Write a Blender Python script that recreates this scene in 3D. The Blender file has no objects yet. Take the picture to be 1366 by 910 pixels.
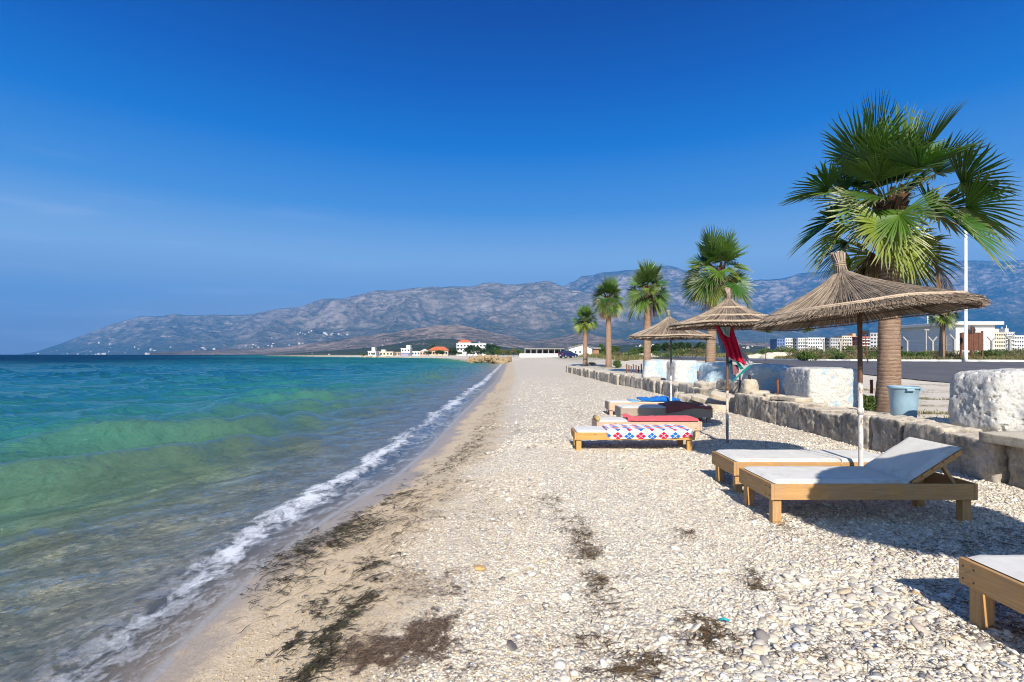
import bpy, bmesh, math, random
import numpy as np
from mathutils import Vector, Matrix, Euler

R = math.radians
rnd = random.Random(7)
rng = np.random.default_rng(11)
scene = bpy.context.scene
COL = scene.collection

# ------------------------------------------------------------------ camera
F = 700.0                       # focal length in pixels of the 1366 px wide photograph
CAMZ = 1.6
HOR = 473.0
cam_d = bpy.data.cameras.new('camera')
cam_d.sensor_width = 36.0
cam_d.lens = 36.0 * F / 1366.0
cam_d.shift_y = (HOR - 455.0) / 1366.0
cam_d.clip_start = 0.05
cam_d.clip_end = 60000.0
cam = bpy.data.objects.new('camera', cam_d)
cam.location = (0, 0, CAMZ)
cam.rotation_euler = (R(90), 0, 0)
COL.objects.link(cam)
scene.camera = cam

# ------------------------------------------------------------------ light
SUN_EL = 33.0
SUN_AZ_X = 0.04                 # small sideways drift of the light towards +X
world = bpy.data.worlds.new('World')
scene.world = world
world.use_nodes = True
wt = world.node_tree
wt.nodes.clear()
w_out = wt.nodes.new('ShaderNodeOutputWorld')
w_bg = wt.nodes.new('ShaderNodeBackground')
w_sky = wt.nodes.new('ShaderNodeTexSky')
w_sky.sky_type = 'NISHITA'
w_sky.sun_disc = False
w_sky.sun_elevation = R(SUN_EL)
w_sky.sun_rotation = R(180) + math.atan(SUN_AZ_X)
w_sky.altitude = 0
w_sky.air_density = 1.0
w_sky.dust_density = 0.2
w_sky.ozone_density = 2.0
# away from the sun the clear sky is deeper and more saturated than the model gives (the photograph's polarised azure):
# a gradient by elevation, blended with the Sky Texture towards the sun's side
w_tc = wt.nodes.new('ShaderNodeTexCoord')
w_sp = wt.nodes.new('ShaderNodeSeparateXYZ')
wt.links.new(w_tc.outputs['Generated'], w_sp.inputs[0])
w_gr = wt.nodes.new('ShaderNodeValToRGB')
SKY_K = 6.0
_stops = [(0.0, (3.1, 2.5, 2.6)), (0.06, (3.0, 3.0, 3.5)), (0.17, (2.3, 3.4, 4.9)), (0.26, (0.55, 1.75, 4.3)), (0.363, (0.03, 0.90, 3.6)), (0.45, (0.0, 0.42, 2.6)), (0.543, (0.0, 0.14, 1.7)), (1.0, (0.0, 0.10, 1.4))]
while len(w_gr.color_ramp.elements) < len(_stops): w_gr.color_ramp.elements.new(0.5)
for _e, (_p, _c) in zip(w_gr.color_ramp.elements, _stops):
    _e.position = _p; _e.color = (_c[0] / SKY_K, _c[1] / SKY_K, _c[2] / SKY_K, 1)
w_v2 = wt.nodes.new('ShaderNodeVectorMath'); w_v2.operation = 'SCALE'; w_v2.inputs['Scale'].default_value = SKY_K
wt.links.new(w_sp.outputs['Z'], w_gr.inputs[0]); wt.links.new(w_gr.outputs[0], w_v2.inputs[0])
w_side = wt.nodes.new('ShaderNodeMapRange'); w_side.interpolation_type = 'SMOOTHSTEP'
w_side.inputs[1].default_value = 0.25; w_side.inputs[2].default_value = -0.45
wt.links.new(w_sp.outputs['Y'], w_side.inputs[0])
w_bl = wt.nodes.new('ShaderNodeMix'); w_bl.data_type = 'RGBA'
wt.links.new(w_side.outputs[0], w_bl.inputs[0]); wt.links.new(w_v2.outputs[0], w_bl.inputs[6]); wt.links.new(w_sky.outputs[0], w_bl.inputs[7])
# thin cirrus low on the left: real cloud colour mixed into the sky by direction
w_mp = wt.nodes.new('ShaderNodeMapping'); w_mp.inputs['Scale'].default_value = (2.0, 2.0, 22.0)
w_mp.inputs['Rotation'].default_value = (0, R(2), 0)
w_nz = wt.nodes.new('ShaderNodeTexNoise'); w_nz.inputs['Scale'].default_value = 1.6
w_nz.inputs['Detail'].default_value = 7; w_nz.inputs['Roughness'].default_value = 0.55
w_rp = wt.nodes.new('ShaderNodeMapRange'); w_rp.inputs[1].default_value = 0.54; w_rp.inputs[2].default_value = 0.86
w_rp.inputs[4].default_value = 1.0
w_lo = wt.nodes.new('ShaderNodeMapRange'); w_lo.inputs[1].default_value = 0.30; w_lo.inputs[2].default_value = 0.10
w_hi = wt.nodes.new('ShaderNodeMapRange'); w_hi.inputs[1].default_value = -0.15; w_hi.inputs[2].default_value = -0.6
w_m1 = wt.nodes.new('ShaderNodeMath'); w_m1.operation = 'MULTIPLY'
w_m2 = wt.nodes.new('ShaderNodeMath'); w_m2.operation = 'MULTIPLY'
w_mx = wt.nodes.new('ShaderNodeMix'); w_mx.data_type = 'RGBA'
w_mx.inputs[7].default_value = (4.6, 4.8, 6.2, 1)
L = wt.links.new
L(w_tc.outputs['Generated'], w_mp.inputs[0]); L(w_mp.outputs[0], w_nz.inputs['Vector'])
L(w_nz.outputs['Fac'], w_rp.inputs[0])
L(w_sp.outputs['Z'], w_lo.inputs[0]); L(w_sp.outputs['X'], w_hi.inputs[0])
L(w_rp.outputs[0], w_m1.inputs[0]); L(w_lo.outputs[0], w_m1.inputs[1])
L(w_m1.outputs[0], w_m2.inputs[0]); L(w_hi.outputs[0], w_m2.inputs[1])
L(w_m2.outputs[0], w_mx.inputs[0]); L(w_bl.outputs[2], w_mx.inputs[6])
L(w_mx.outputs[2], w_bg.inputs['Color'])
w_bg.inputs['Strength'].default_value = 0.10
L(w_bg.outputs[0], w_out.inputs['Surface'])

sun_d = bpy.data.lights.new('sun', 'SUN')
sun_d.energy = 5.0
sun_d.angle = R(0.53)
sun_d.color = (1.0, 0.93, 0.82)
sun = bpy.data.objects.new('sun', sun_d)
sdir = Vector((SUN_AZ_X * math.cos(R(SUN_EL)), math.cos(R(SUN_EL)), -math.sin(R(SUN_EL)))).normalized()
sun.rotation_euler = sdir.to_track_quat('-Z', 'Y').to_euler()
sun.location = (-5, -40, 60)
COL.objects.link(sun)

scene.view_settings.view_transform = 'Standard'
scene.view_settings.look = 'None'
scene.view_settings.gamma = 1.0
scene.view_settings.exposure = 0.85
scene.view_settings.use_curve_mapping = False
scene.render.engine = 'CYCLES'
scene.cycles.use_denoising = True
scene.cycles.denoising_prefilter = 'ACCURATE'
scene.cycles.filter_width = 1.1
scene.cycles.max_bounces = 8
scene.cycles.transparent_max_bounces = 16
scene.cycles.volume_bounces = 0

# ------------------------------------------------------------------ helpers
def tag(o, label=None, cat=None, group=None, kind=None):
    if label: o['label'] = label
    if cat: o['category'] = cat
    if group: o['group'] = group
    if kind: o['kind'] = kind
    return o

def empty(name, loc=(0, 0, 0), rz=0.0, **k):
    o = bpy.data.objects.new(name, None)
    o.empty_display_size = 0.2
    o.location = loc
    o.rotation_euler = (0, 0, rz)
    COL.objects.link(o)
    return tag(o, **k)

def link(name, me, mat=None, parent=None, smooth=None, **k):
    if mat is not None and not me.materials:
        for m in (mat if isinstance(mat, (list, tuple)) else [mat]):
            me.materials.append(m)
    if smooth is not None:
        me.polygons.foreach_set('use_smooth', [smooth] * len(me.polygons))
    o = bpy.data.objects.new(name, me)
    COL.objects.link(o)
    if parent is not None: o.parent = parent
    return tag(o, **k)

def copy_tree(o, parent=None):
    c = o.copy(); COL.objects.link(c)
    if parent is not None: c.parent = parent
    for ch in list(o.children): copy_tree(ch, c)
    return c

class MB:
    """collects geometry for ONE mesh"""
    def __init__(s): s.v = []; s.f = []; s.n = 0; s.c = []; s.sm = []; s.mi = []
    def add(s, v, f, col=None, smooth=False, mi=0):
        v = np.asarray(v, float).reshape(-1, 3)
        for q in f:
            s.f.append(tuple(int(i) + s.n for i in q)); s.sm.append(smooth); s.mi.append(mi)
        s.v.append(v); s.n += len(v)
        s.c.append(np.tile(np.array(col if col is not None else (1, 1, 1), float), (len(v), 1)))
    def box(s, a, b, col=None, M=None, mi=0):
        x0, y0, z0 = a; x1, y1, z1 = b
        v = [(x0,y0,z0),(x1,y0,z0),(x1,y1,z0),(x0,y1,z0),(x0,y0,z1),(x1,y0,z1),(x1,y1,z1),(x0,y1,z1)]
        if M is not None: v = [tuple(M @ Vector(p)) for p in v]
        s.add(v, [(0,3,2,1),(4,5,6,7),(0,1,5,4),(1,2,6,5),(2,3,7,6),(3,0,4,7)], col, mi=mi)
    def bar(s, p, q, w, h=None, col=None, roll=0.0):
        """box bar from p to q, section w x h"""
        h = h or w
        p = Vector(p); q = Vector(q); d = q - p; Ln = d.length
        M = Matrix.Translation(p) @ d.to_track_quat('X', 'Z').to_matrix().to_4x4() @ Matrix.Rotation(roll, 4, 'X')
        s.box((0, -w/2, -h/2), (Ln, w/2, h/2), col, M)
    def tube(s, pts, rad, n=8, col=None, smooth=True, cap=True):
        pts = [Vector(p) for p in pts]
        if not hasattr(rad, '__len__'): rad = [rad] * len(pts)
        vs = []; prev = None
        for i, p in enumerate(pts):
            d = (pts[min(i+1, len(pts)-1)] - pts[max(i-1, 0)]).normalized()
            up = Vector((0, 0, 1)) if abs(d.z) < 0.9 else Vector((0, 1, 0))
            if prev is None: a = d.cross(up).normalized()
            else: a = (prev - d * prev.dot(d)).normalized()
            prev = a
            b = d.cross(a)
            for k in range(n):
                t = 2 * math.pi * k / n
                vs.append(p + (a * math.cos(t) + b * math.sin(t)) * rad[i])
        fs = []
        for i in range(len(pts) - 1):
            for k in range(n):
                fs.append((i*n+k, i*n+(k+1) % n, (i+1)*n+(k+1) % n, (i+1)*n+k))
        if cap:
            fs.append(tuple(range(n-1, -1, -1))); fs.append(tuple((len(pts)-1)*n + k for k in range(n)))
        s.add(vs, fs, col, smooth)
    def lathe(s, prof, n=24, col=None, smooth=True, c=(0, 0, 0), close=False):
        vs = []
        for r, z in prof:
            for k in range(n):
                t = 2 * math.pi * k / n
                vs.append((c[0] + r*math.cos(t), c[1] + r*math.sin(t), c[2] + z))
        fs = []
        for i in range(len(prof) - 1):
            for k in range(n):
                fs.append((i*n+k, i*n+(k+1) % n, (i+1)*n+(k+1) % n, (i+1)*n+k))
        if close:
            fs.append(tuple(range(n-1, -1, -1))); fs.append(tuple((len(prof)-1)*n + k for k in range(n)))
        s.add(vs, fs, col, smooth)
    def mesh(s, name, col=False):
        me = bpy.data.meshes.new(name)
        me.from_pydata(np.concatenate(s.v).tolist() if s.v else [], [], s.f)
        me.polygons.foreach_set('use_smooth', s.sm)
        if any(s.mi): me.polygons.foreach_set('material_index', s.mi)
        if col:
            a = me.color_attributes.new('Col', 'FLOAT_COLOR', 'POINT')
            c = np.concatenate(s.c); c = np.concatenate([c, np.ones((len(c), 1))], 1)
            a.data.foreach_set('color', c.astype(np.float32).ravel())
        me.update()
        return me
    def build(s, name, mat, parent=None, bevel=0, col=False, **k):
        me = s.mesh(name, col)
        o = link(name, me, mat, parent, **k)
        if bevel:
            m = o.modifiers.new('bevel', 'BEVEL'); m.width = bevel; m.segments = 2; m.limit_method = 'ANGLE'
            m.harden_normals = False
        return o

def np_mesh(name, V, Fq, attrs=None, smooth=True):
    """V (n,3), Fq (m,k) arrays -> mesh, with attrs {name: (n,) or (n,3)}"""
    me = bpy.data.meshes.new(name)
    n, (m, k) = len(V), Fq.shape
    me.vertices.add(n); me.vertices.foreach_set('co', V.astype(np.float32).ravel())
    me.loops.add(m * k); me.loops.foreach_set('vertex_index', Fq.astype(np.int32).ravel())
    me.polygons.add(m)
    me.polygons.foreach_set('loop_start', np.arange(0, m*k, k, dtype=np.int32))
    me.polygons.foreach_set('use_smooth', np.full(m, smooth, dtype=bool))
    for nm, a in (attrs or {}).items():
        if a.ndim == 1:
            t = me.attributes.new(nm, 'FLOAT', 'POINT'); t.data.foreach_set('value', a.astype(np.float32))
        else:
            t = me.color_attributes.new(nm, 'FLOAT_COLOR', 'POINT')
            t.data.foreach_set('color', np.concatenate([a, np.ones((n, 1))], 1).astype(np.float32).ravel())
    me.update(calc_edges=True)
    me.validate()
    return me

def grid_faces(nr, nc):
    i = np.arange(nr - 1)[:, None] * nc + np.arange(nc - 1)[None, :]
    return np.stack([i, i + 1, i + nc + 1, i + nc], -1).reshape(-1, 4)

# ---- numpy value noise
def _h(ix, iy, iz, seed):
    n = (ix * 374761393 + iy * 668265263 + iz * 2147483647 + seed * 974634777) & 0xffffffff
    n = ((n ^ (n >> 13)) * 1274126177) & 0xffffffff
    n = ((n ^ (n >> 16)) * 2246822519) & 0xffffffff
    return ((n ^ (n >> 15)) & 0xffffff) / float(0xffffff)
def vnoise(x, y, z=0.0, seed=0):
    x, y, z = np.broadcast_arrays(np.asarray(x, float), np.asarray(y, float), np.asarray(z, float))
    ix, iy, iz = (np.floor(a).astype(np.int64) for a in (x, y, z))
    fx, fy, fz = x - ix, y - iy, z - iz
    u, v, w = (a*a*a*(a*(a*6-15)+10) for a in (fx, fy, fz))
    r = 0
    for dz in (0, 1):
        for dy in (0, 1):
            for dx in (0, 1):
                wt_ = (u if dx else 1-u) * (v if dy else 1-v) * (w if dz else 1-w)
                r = r + wt_ * _h(ix+dx, iy+dy, iz+dz, seed)
    return r * 2 - 1
def fbm(x, y, z=0.0, oct=4, seed=0, lac=2.03, gain=0.5):
    r = 0; a = 1; t = 0
    for i in range(oct):
        r = r + a * vnoise(np.asarray(x) * lac**i + 13.7*i, np.asarray(y) * lac**i - 7.1*i, np.asarray(z) * lac**i, seed + i); t += a; a *= gain
    return r / t
def ridged(x, y, oct=5, seed=0):
    r = 0; a = 1; t = 0
    for i in range(oct):
        r = r + a * (1 - np.abs(vnoise(np.asarray(x) * 2.1**i + 5.3*i, np.asarray(y) * 2.1**i + 9.2*i, 0.0, seed + i))); t += a; a *= 0.5
    return r / t
def sstep(a, b, x):
    t = np.clip((np.asarray(x, float) - a) / (b - a), 0, 1)
    return t*t*(3-2*t)

# ------------------------------------------------------------------ material helpers
class NT:
    def __init__(s, name):
        s.m = bpy.data.materials.new(name); s.m.use_nodes = True
        s.t = s.m.node_tree; s.t.nodes.clear()
        s.out = s.t.nodes.new('ShaderNodeOutputMaterial')
        s._tc = None
    def n(s, typ, props=None, **inp):
        nd = s.t.nodes.new('ShaderNode' + typ)
        for k, v in (props or {}).items(): setattr(nd, k, v)
        for k, v in inp.items():
            key = k.replace('_', ' ')
            if key.startswith('i ') : key = int(key[2:])
            s.set(nd.inputs[key], v)
        return nd
    def set(s, sock, v):
        if isinstance(v, bpy.types.NodeSocket): s.t.links.new(v, sock)
        elif isinstance(v, bpy.types.Node): s.t.links.new(v.outputs[0], sock)
        else:
            if hasattr(v, '__len__') and len(v) == 3 and sock.type == 'RGBA': v = (*v, 1)
            sock.default_value = v
    def co(s, which='Object'):
        if s._tc is None: s._tc = s.n('TexCoord')
        return s._tc.outputs[which]
    def map(s, vec, scale=(1,1,1), loc=(0,0,0), rot=(0,0,0)):
        return s.n('Mapping', Vector=vec, Scale=scale, Location=loc, Rotation=rot).outputs[0]
    def noise(s, vec, scale, detail=4, rough=0.55, dist=0.0):
        return s.n('TexNoise', Vector=vec, Scale=scale, Detail=detail, Roughness=rough, Distortion=dist).outputs['Fac']
    def vor(s, vec, scale, feature='F1', rnd_=1.0):
        return s.n('TexVoronoi', {'feature': feature}, Vector=vec, Scale=scale, Randomness=rnd_)
    def rng(s, v, a, b, c=0.0, d=1.0, smooth=False):
        nd = s.n('MapRange', {'interpolation_type': 'SMOOTHSTEP'} if smooth else None)
        s.set(nd.inputs[0], v)
        for i, q in enumerate((a, b, c, d)): nd.inputs[i+1].default_value = q
        return nd.outputs[0]
    def ramp(s, v, stops, interp='LINEAR'):
        nd = s.n('ValToRGB'); s.set(nd.inputs[0], v)
        cr = nd.color_ramp; cr.interpolation = interp
        while len(cr.elements) < len(stops): cr.elements.new(0.5)
        for e, (p, c) in zip(cr.elements, stops):
            e.position = p; e.color = (*c, 1) if len(c) == 3 else c
        return nd.outputs[0]
    def mix(s, f, a, b, blend='MIX'):
        nd = s.n('Mix', {'data_type': 'RGBA', 'blend_type': blend})
        s.set(nd.inputs[0], f); s.set(nd.inputs[6], a); s.set(nd.inputs[7], b)
        return nd.outputs[2]
    def math(s, op, a, b=0.0, c=0.0, clamp=False):
        nd = s.n('Math', {'operation': op, 'use_clamp': clamp})
        s.set(nd.inputs[0], a); s.set(nd.inputs[1], b); s.set(nd.inputs[2], c)
        return nd.outputs[0]
    def attr(s, name, col=False):
        nd = s.n('Attribute', {'attribute_name': name})
        return nd.outputs['Color' if col else 'Fac']
    def bump(s, h, dist=0.01, strength=1.0, normal=None):
        nd = s.n('Bump', Height=h, Distance=dist, Strength=strength)
        if normal is not None: s.set(nd.inputs['Normal'], normal)
        return nd.outputs[0]
    def pr(s, color, rough=0.7, bump=None, spec=0.3, **k):
        nd = s.n('BsdfPrincipled')
        s.set(nd.inputs['Base Color'], color); s.set(nd.inputs['Roughness'], rough)
        s.set(nd.inputs['Specular IOR Level'], spec)
        if bump is not None: s.set(nd.inputs['Normal'], bump)
        for kk, v in k.items(): s.set(nd.inputs[kk.replace('_', ' ')], v)
        return nd
    def end(s, sh):
        s.t.links.new(sh.outputs[0] if isinstance(sh, bpy.types.Node) else sh, s.out.inputs['Surface'])
        return s.m

def rand_obj(t): return t.n('ObjectInfo').outputs['Random']

def mat_plain(name, c, rough=0.6, var=0.12, scale=6.0, spec=0.3, bump=0.0, metallic=0.0):
    t = NT(name)
    nz = t.noise(t.co(), scale, 6, 0.6)
    c2 = tuple(x * (1 - var) for x in c); c1 = tuple(min(1, x * (1 + var)) for x in c)
    col = t.ramp(nz, [(0.3, c2), (0.7, c1)])
    b = t.bump(t.noise(t.co(), scale * 6, 4), bump, 0.6) if bump else None
    p = t.pr(col, rough, b, spec, Metallic=metallic)
    return t.end(p)

def mat_wood(name, axis, light, dark, grey=0.25):
    t = NT(name)
    sc = [22.0, 22.0, 22.0]; sc[axis] = 1.6
    v = t.map(t.co(), tuple(sc))
    warp = t.noise(t.map(t.co(), tuple(x / 6 for x in sc)), 1.5, 3)
    g = t.noise(v, 1.3, 8, 0.7, 2.0)
    col = t.ramp(g, [(0.25, dark), (0.5, tuple((a+b)/2 for a, b in zip(light, dark))), (0.72, light)])
    # weathering
    wz = t.noise(t.co(), 5.0, 5)
    gcol = (0.27, 0.235, 0.20)
    col = t.mix(t.rng(wz, 0.42, 0.75, 0.0, grey), col, gcol)
    # knots
    kv = t.vor(t.map(t.co(), tuple(3.0 if i == axis else 9.0 for i in range(3))), 1.0)
    k = t.rng(kv.outputs['Distance'], 0.05, 0.13, 1.0, 0.0, True)
    col = t.mix(t.math('MULTIPLY', k, 0.8), col, (0.06, 0.028, 0.012))
    h = t.math('ADD', g, t.math('MULTIPLY', wz, 0.3))
    p = t.pr(col, 0.68, t.bump(h, 0.004, 0.7), 0.25)
    return t.end(p)

# ------------------------------------------------------------------ terrain functions
WL = -0.30
_sh = np.array([(-60,-2.1),(3,-2.08),(3.7,-2.15),(4.8,-2.2),(5.94,-2.13),(6.8,-2.02),(8.3,-1.77),(10.9,-1.64),(16.5,-1.58),
                (22,-1.47),(39,-1.15),(99,-1.2),(122,-2.2),(132,-8),(180,-16),(250,-30),(332,-91),(500,-200),(700,-330),(1300,-540),(3500,-1500),
                (4500,-2700),(6500,-5200),(8000,-7350),(14000,-9000)], float)
def shore(Y): return np.interp(Y, _sh[:, 0], _sh[:, 1])
_wl = np.array([(-60,6.0),(12,6.0),(24,5.98),(29,5.45),(46.7,4.94),(60,4.6),(140,4.6)], float)
def wallx(Y): return np.interp(Y, _wl[:, 0], _wl[:, 1])
def seff(X, Y):
    X = np.asarray(X, float); Y = np.asarray(Y, float)
    s = X - shore(Y)
    g = (shore(Y * 1.02 + 0.5) - shore(Y * 0.98 - 0.5)) / (0.04 * np.abs(Y) + 1.0)
    return s / np.sqrt(1 + g * g)
def hbase(X, Y):
    X = np.asarray(X, float); Y = np.asarray(Y, float)
    s = seff(X, Y)
    sea = WL - 0.015 + np.maximum(s, -2.4) * 0.055 + np.clip(s + 2.4, -12, 0) * 0.135 + np.clip(s + 14.4, -300, 0) * 0.02
    up = 0.32 * sstep(-0.4, 2.9, s) - 0.32 * sstep(-0.4, 2.9, np.zeros_like(s))
    beach = WL + np.where(s > 0, 0.035 * np.minimum(s, 2.4), 0) + up
    beach = np.minimum(beach, 0.0 + 0 * s) + 0.0
    rise = 0.85 * sstep(45, 125, Y)
    z = np.where(s < 0, sea, beach + rise * sstep(1.5, 8, s))
    wx = wallx(Y)
    w = np.interp(Y, [0, 45, 60, 140], [0.12, 0.14, 5.0, 14.0])
    terr = 0.44 * np.interp(Y, [-50, 46, 120], [1, 1, 0.2])
    z = z + np.where(s > 0, terr * np.clip((X - wx - 0.30) / w, 0, 1), 0)
    emb = 0.60 * np.clip((Y - 21) / 18.0, 0, 1) * (1 - 0.75 * sstep(70, 160, Y))
    z = z + emb * sstep(9, 16.8, X) * (s > 0)
    return z
def height(X, Y):
    X = np.asarray(X, float); Y = np.asarray(Y, float)
    z = hbase(X, Y)
    near = np.clip(1.0 - Y / 140.0, 0.05, 1)
    s = seff(X, Y)
    a = sstep(0.1, 1.2, s) * near
    z = z + a * (0.026 * fbm(X * 1.3, Y * 1.0, 0, 4, 3) + 0.020 * fbm(X * 4.1, Y * 3.6, 0, 3, 5))
    z = z + (1 - sstep(-0.4, 0.4, np.abs(s) - 0.6)) * 0.012 * fbm(X * 1.1, Y * 0.8, 0, 3, 9) * near
    z = z + np.where(s < -0.6, 0.05 * fbm(X * 0.8, Y * 0.8, 0, 3, 8) * near, 0)
    off = sstep(7.5, 10, X) * near * (1 - 0.9 * sstep(15.5, 17.2, X))
    z = z + off * 0.03 * fbm(X * 0.5, Y * 0.5, 0, 3, 12)
    return z
def gz(x, y): return float(height(np.array([x]), np.array([y]))[0])
def on_ground(px, py, it=60):
    """point of the ground seen at a photograph pixel"""
    u = (px - 683) / F; v = (HOR - py) / F
    lo, hi = 1.5, 900.0
    Ys = np.geomspace(lo, hi, 4000)
    d = CAMZ + v * Ys - hbase(u * Ys, Ys)
    k = np.argmax(d < 0)
    Y = Ys[k]
    return u * Y, Y
def P(px, py, D): return Vector(((px - 683) * D / F, D, CAMZ + (HOR - py) * D / F))
def PX(px, D): return (px - 683) * D / F
def PZ(py, D): return CAMZ + (HOR - py) * D / F

# ------------------------------------------------------------------ ground sheet
def spaced(lo, step, grow, hi):
    r = [lo]
    while r[-1] < hi: r.append(r[-1] + max(step, (r[-1]) * grow))
    return np.array(r)
Ys = np.concatenate([np.linspace(-60, 0, 24)[:-1], np.linspace(0, 2, 12)[:-1], spaced(2.0, 0.05, 0.012, 13500)])
xr = np.concatenate([np.arange(-4.0, 8.5, 0.07)])
xpos = [8.5]; 
while xpos[-1] < 13500: xpos.append(xpos[-1] * 1.045 + 0.02)
xneg = [-4.07]
while xneg[-1] > -13500: xneg.append(xneg[-1] * 1.045 - 0.02)
Xs = np.concatenate([np.array(xneg[::-1]), xr, np.array(xpos)])
XX, YY = np.meshgrid(Xs, Ys)
ZZ = height(XX, YY)
S_ = seff(XX, YY)
landmask = np.clip((XX - wallx(YY) - 0.25) / np.interp(YY, [0, 45, 60], [0.2, 0.2, 6]), 0, 1) * (S_ > 0)
gme = np_mesh('ground', np.stack([XX, YY, ZZ], -1).reshape(-1, 3), grid_faces(len(Ys), len(Xs)),
              {'shore': S_.ravel(), 'land': landmask.ravel()})

def mat_ground():
    t = NT('shingle_ground')
    co = t.co()
    sh = t.attr('shore'); land = t.attr('land')
    wob = t.noise(co, 0.9, 4, 0.6)
    wob2 = t.noise(co, 5.0, 4, 0.6)
    s = t.math('ADD', sh, t.math('MULTIPLY', t.math('SUBTRACT', wob, 0.5), 1.1))
    s = t.math('ADD', s, t.math('MULTIPLY', t.math('SUBTRACT', wob2, 0.5), 0.45))
    # pebbles, two sizes
    v1 = t.vor(co, 42.0); e1 = t.vor(co, 42.0, 'DISTANCE_TO_EDGE')
    v2 = t.vor(t.map(co, loc=(3.1, 7.7, 0)), 85.0)
    r1 = t.n('SeparateColor', Color=v1.outputs['Color']).outputs[0]
    r2 = t.n('SeparateColor', Color=v2.outputs['Color']).outputs[1]
    stones = [(0.0, (0.22,0.20,0.18)), (0.10, (0.44,0.40,0.34)), (0.25, (0.62,0.56,0.46)), (0.5, (0.70,0.635,0.53)),
              (0.75, (0.76,0.70,0.60)), (0.92, (0.60,0.49,0.36)), (1.0, (0.80,0.76,0.69))]
    c1 = t.ramp(r1, stones); c2 = t.ramp(r2, stones)
    sel = t.rng(t.noise(co, 3.0, 3), 0.45, 0.58)
    cg = t.mix(sel, c1, c2)
    crack = t.rng(e1.outputs['Distance'], 0.0, 0.14, 0.75, 1.0)
    cg = t.mix(1.0, cg, t.n('CombineColor', Red=crack, Green=crack, Blue=crack).outputs[0], 'MULTIPLY')
    # dust and brown litter patches between the stones
    dust = t.rng(t.noise(co, 0.7, 6, 0.65), 0.5, 0.72)
    cg = t.mix(t.math('MULTIPLY', dust, 0.45), cg, (0.58,0.49,0.37))
    lit = t.rng(t.noise(t.map(co, (1.0, 0.45, 1)), 4.0, 8, 0.72), 0.60, 0.72)
    cg = t.mix(t.math('MULTIPLY', lit, 0.65), cg, (0.15,0.10,0.065))
    cg = t.mix(1.0, cg, (0.93,0.91,0.88), 'MULTIPLY')
    # sand
    sn = t.noise(co, 160.0, 4, 0.7); sn2 = t.noise(co, 14.0, 5, 0.65)
    v3 = t.vor(co, 130.0)
    r3 = t.n('SeparateColor', Color=v3.outputs['Color']).outputs[0]
    cs = t.ramp(r3, [(0.0,(0.26,0.19,0.115)), (0.3,(0.52,0.40,0.26)), (0.7,(0.60,0.475,0.32)), (1.0,(0.72,0.63,0.48))])
    cs = t.mix(0.35, cs, t.ramp(sn2, [(0.3,(0.36,0.28,0.18)), (0.7,(0.58,0.47,0.33))]))
    f_sand = t.rng(s, 1.75, 1.05, 0.0, 1.0, True)
    # speckles of shingle in the sand
    col = t.mix(f_sand, cg, cs)
    # wet sand
    wet = t.rng(s, 0.44, 0.20, 0.0, 1.0, True)
    col = t.mix(t.math('MULTIPLY', wet, 0.85), col, t.mix(0.5, t.mix(1.0, cs, (0.70,0.66,0.63), 'MULTIPLY'), (0.34,0.285,0.235)))
    # sea bed: sand with darker stones and weed patches
    deep = t.rng(sh, -0.35, -1.2, 0.0, 1.0, True)
    bedn = t.noise(t.map(co, (1.0, 0.7, 1)), 1.4, 6, 0.6)
    bed = t.ramp(bedn, [(0.34,(0.20,0.18,0.13)), (0.44,(0.48,0.41,0.28)), (0.58,(0.68,0.60,0.44)), (0.75,(0.80,0.74,0.58))])
    bs = t.vor(co, 16.0)
    br = t.n('SeparateColor', Color=bs.outputs['Color']).outputs[0]
    bed = t.mix(0.6, bed, t.ramp(br, [(0,(0.18,0.16,0.12)), (0.5,(0.50,0.43,0.32)), (1,(0.75,0.68,0.54))]))
    col = t.mix(deep, col, bed)
    # land behind the wall: pale dusty gravel with dry grass tufts
    ln = t.noise(co, 0.35, 6, 0.65)
    lc = t.mix(t.rng(t.noise(co, 30.0, 4, 0.7), 0.3, 0.7), (0.52,0.45,0.35), (0.70,0.63,0.52))
    lc = t.mix(t.math('MULTIPLY', t.rng(ln, 0.56, 0.62), t.rng(t.noise(co, 6.0, 5, 0.7), 0.45, 0.6)), lc, t.mix(t.noise(co, 9.0, 4), (0.22,0.17,0.09), (0.16,0.18,0.06)))
    sepP = t.n('SeparateXYZ', Vector=co)
    farg = t.rng(t.math('ADD', sepP.outputs['Y'], t.math('MULTIPLY', t.math('SUBTRACT', ln, 0.5), 60.0)), 60, 90, 0, 1)
    farg = t.math('MULTIPLY', farg, t.rng(sepP.outputs['X'], 6, 16))
    fg = t.ramp(t.noise(co, 0.05, 7, 0.7), [(0.3,(0.10,0.12,0.04)), (0.5,(0.20,0.19,0.08)), (0.62,(0.33,0.28,0.17)), (0.75,(0.13,0.15,0.05))])
    lc = t.mix(farg, lc, fg)
    col = t.mix(t.rng(land, 0.2, 0.9), col, lc)
    vfar = t.rng(sepP.outputs['Y'], 350, 700)
    col = t.mix(vfar, col, t.ramp(t.noise(co, 0.008, 8, 0.7), [(0.3,(0.07,0.09,0.035)), (0.5,(0.14,0.14,0.06)), (0.6,(0.30,0.24,0.15)), (0.8,(0.11,0.12,0.05))]))
    rough = t.mix(wet, (0.85,0.85,0.85), (0.28,0.28,0.28))
    roughv = t.n('SeparateColor', Color=rough).outputs[0]
    hb = t.math('MULTIPLY', t.rng(v1.outputs['Distance'], 0.0, 0.7, 1.0, 0.0), t.rng(f_sand, 0, 1, 1.0, 0.15))
    hb = t.math('MULTIPLY', hb, t.rng(wet, 0, 1, 1.0, 0.15))
    hb = t.math('ADD', hb, t.math('MULTIPLY', sn, 0.18))
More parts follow.
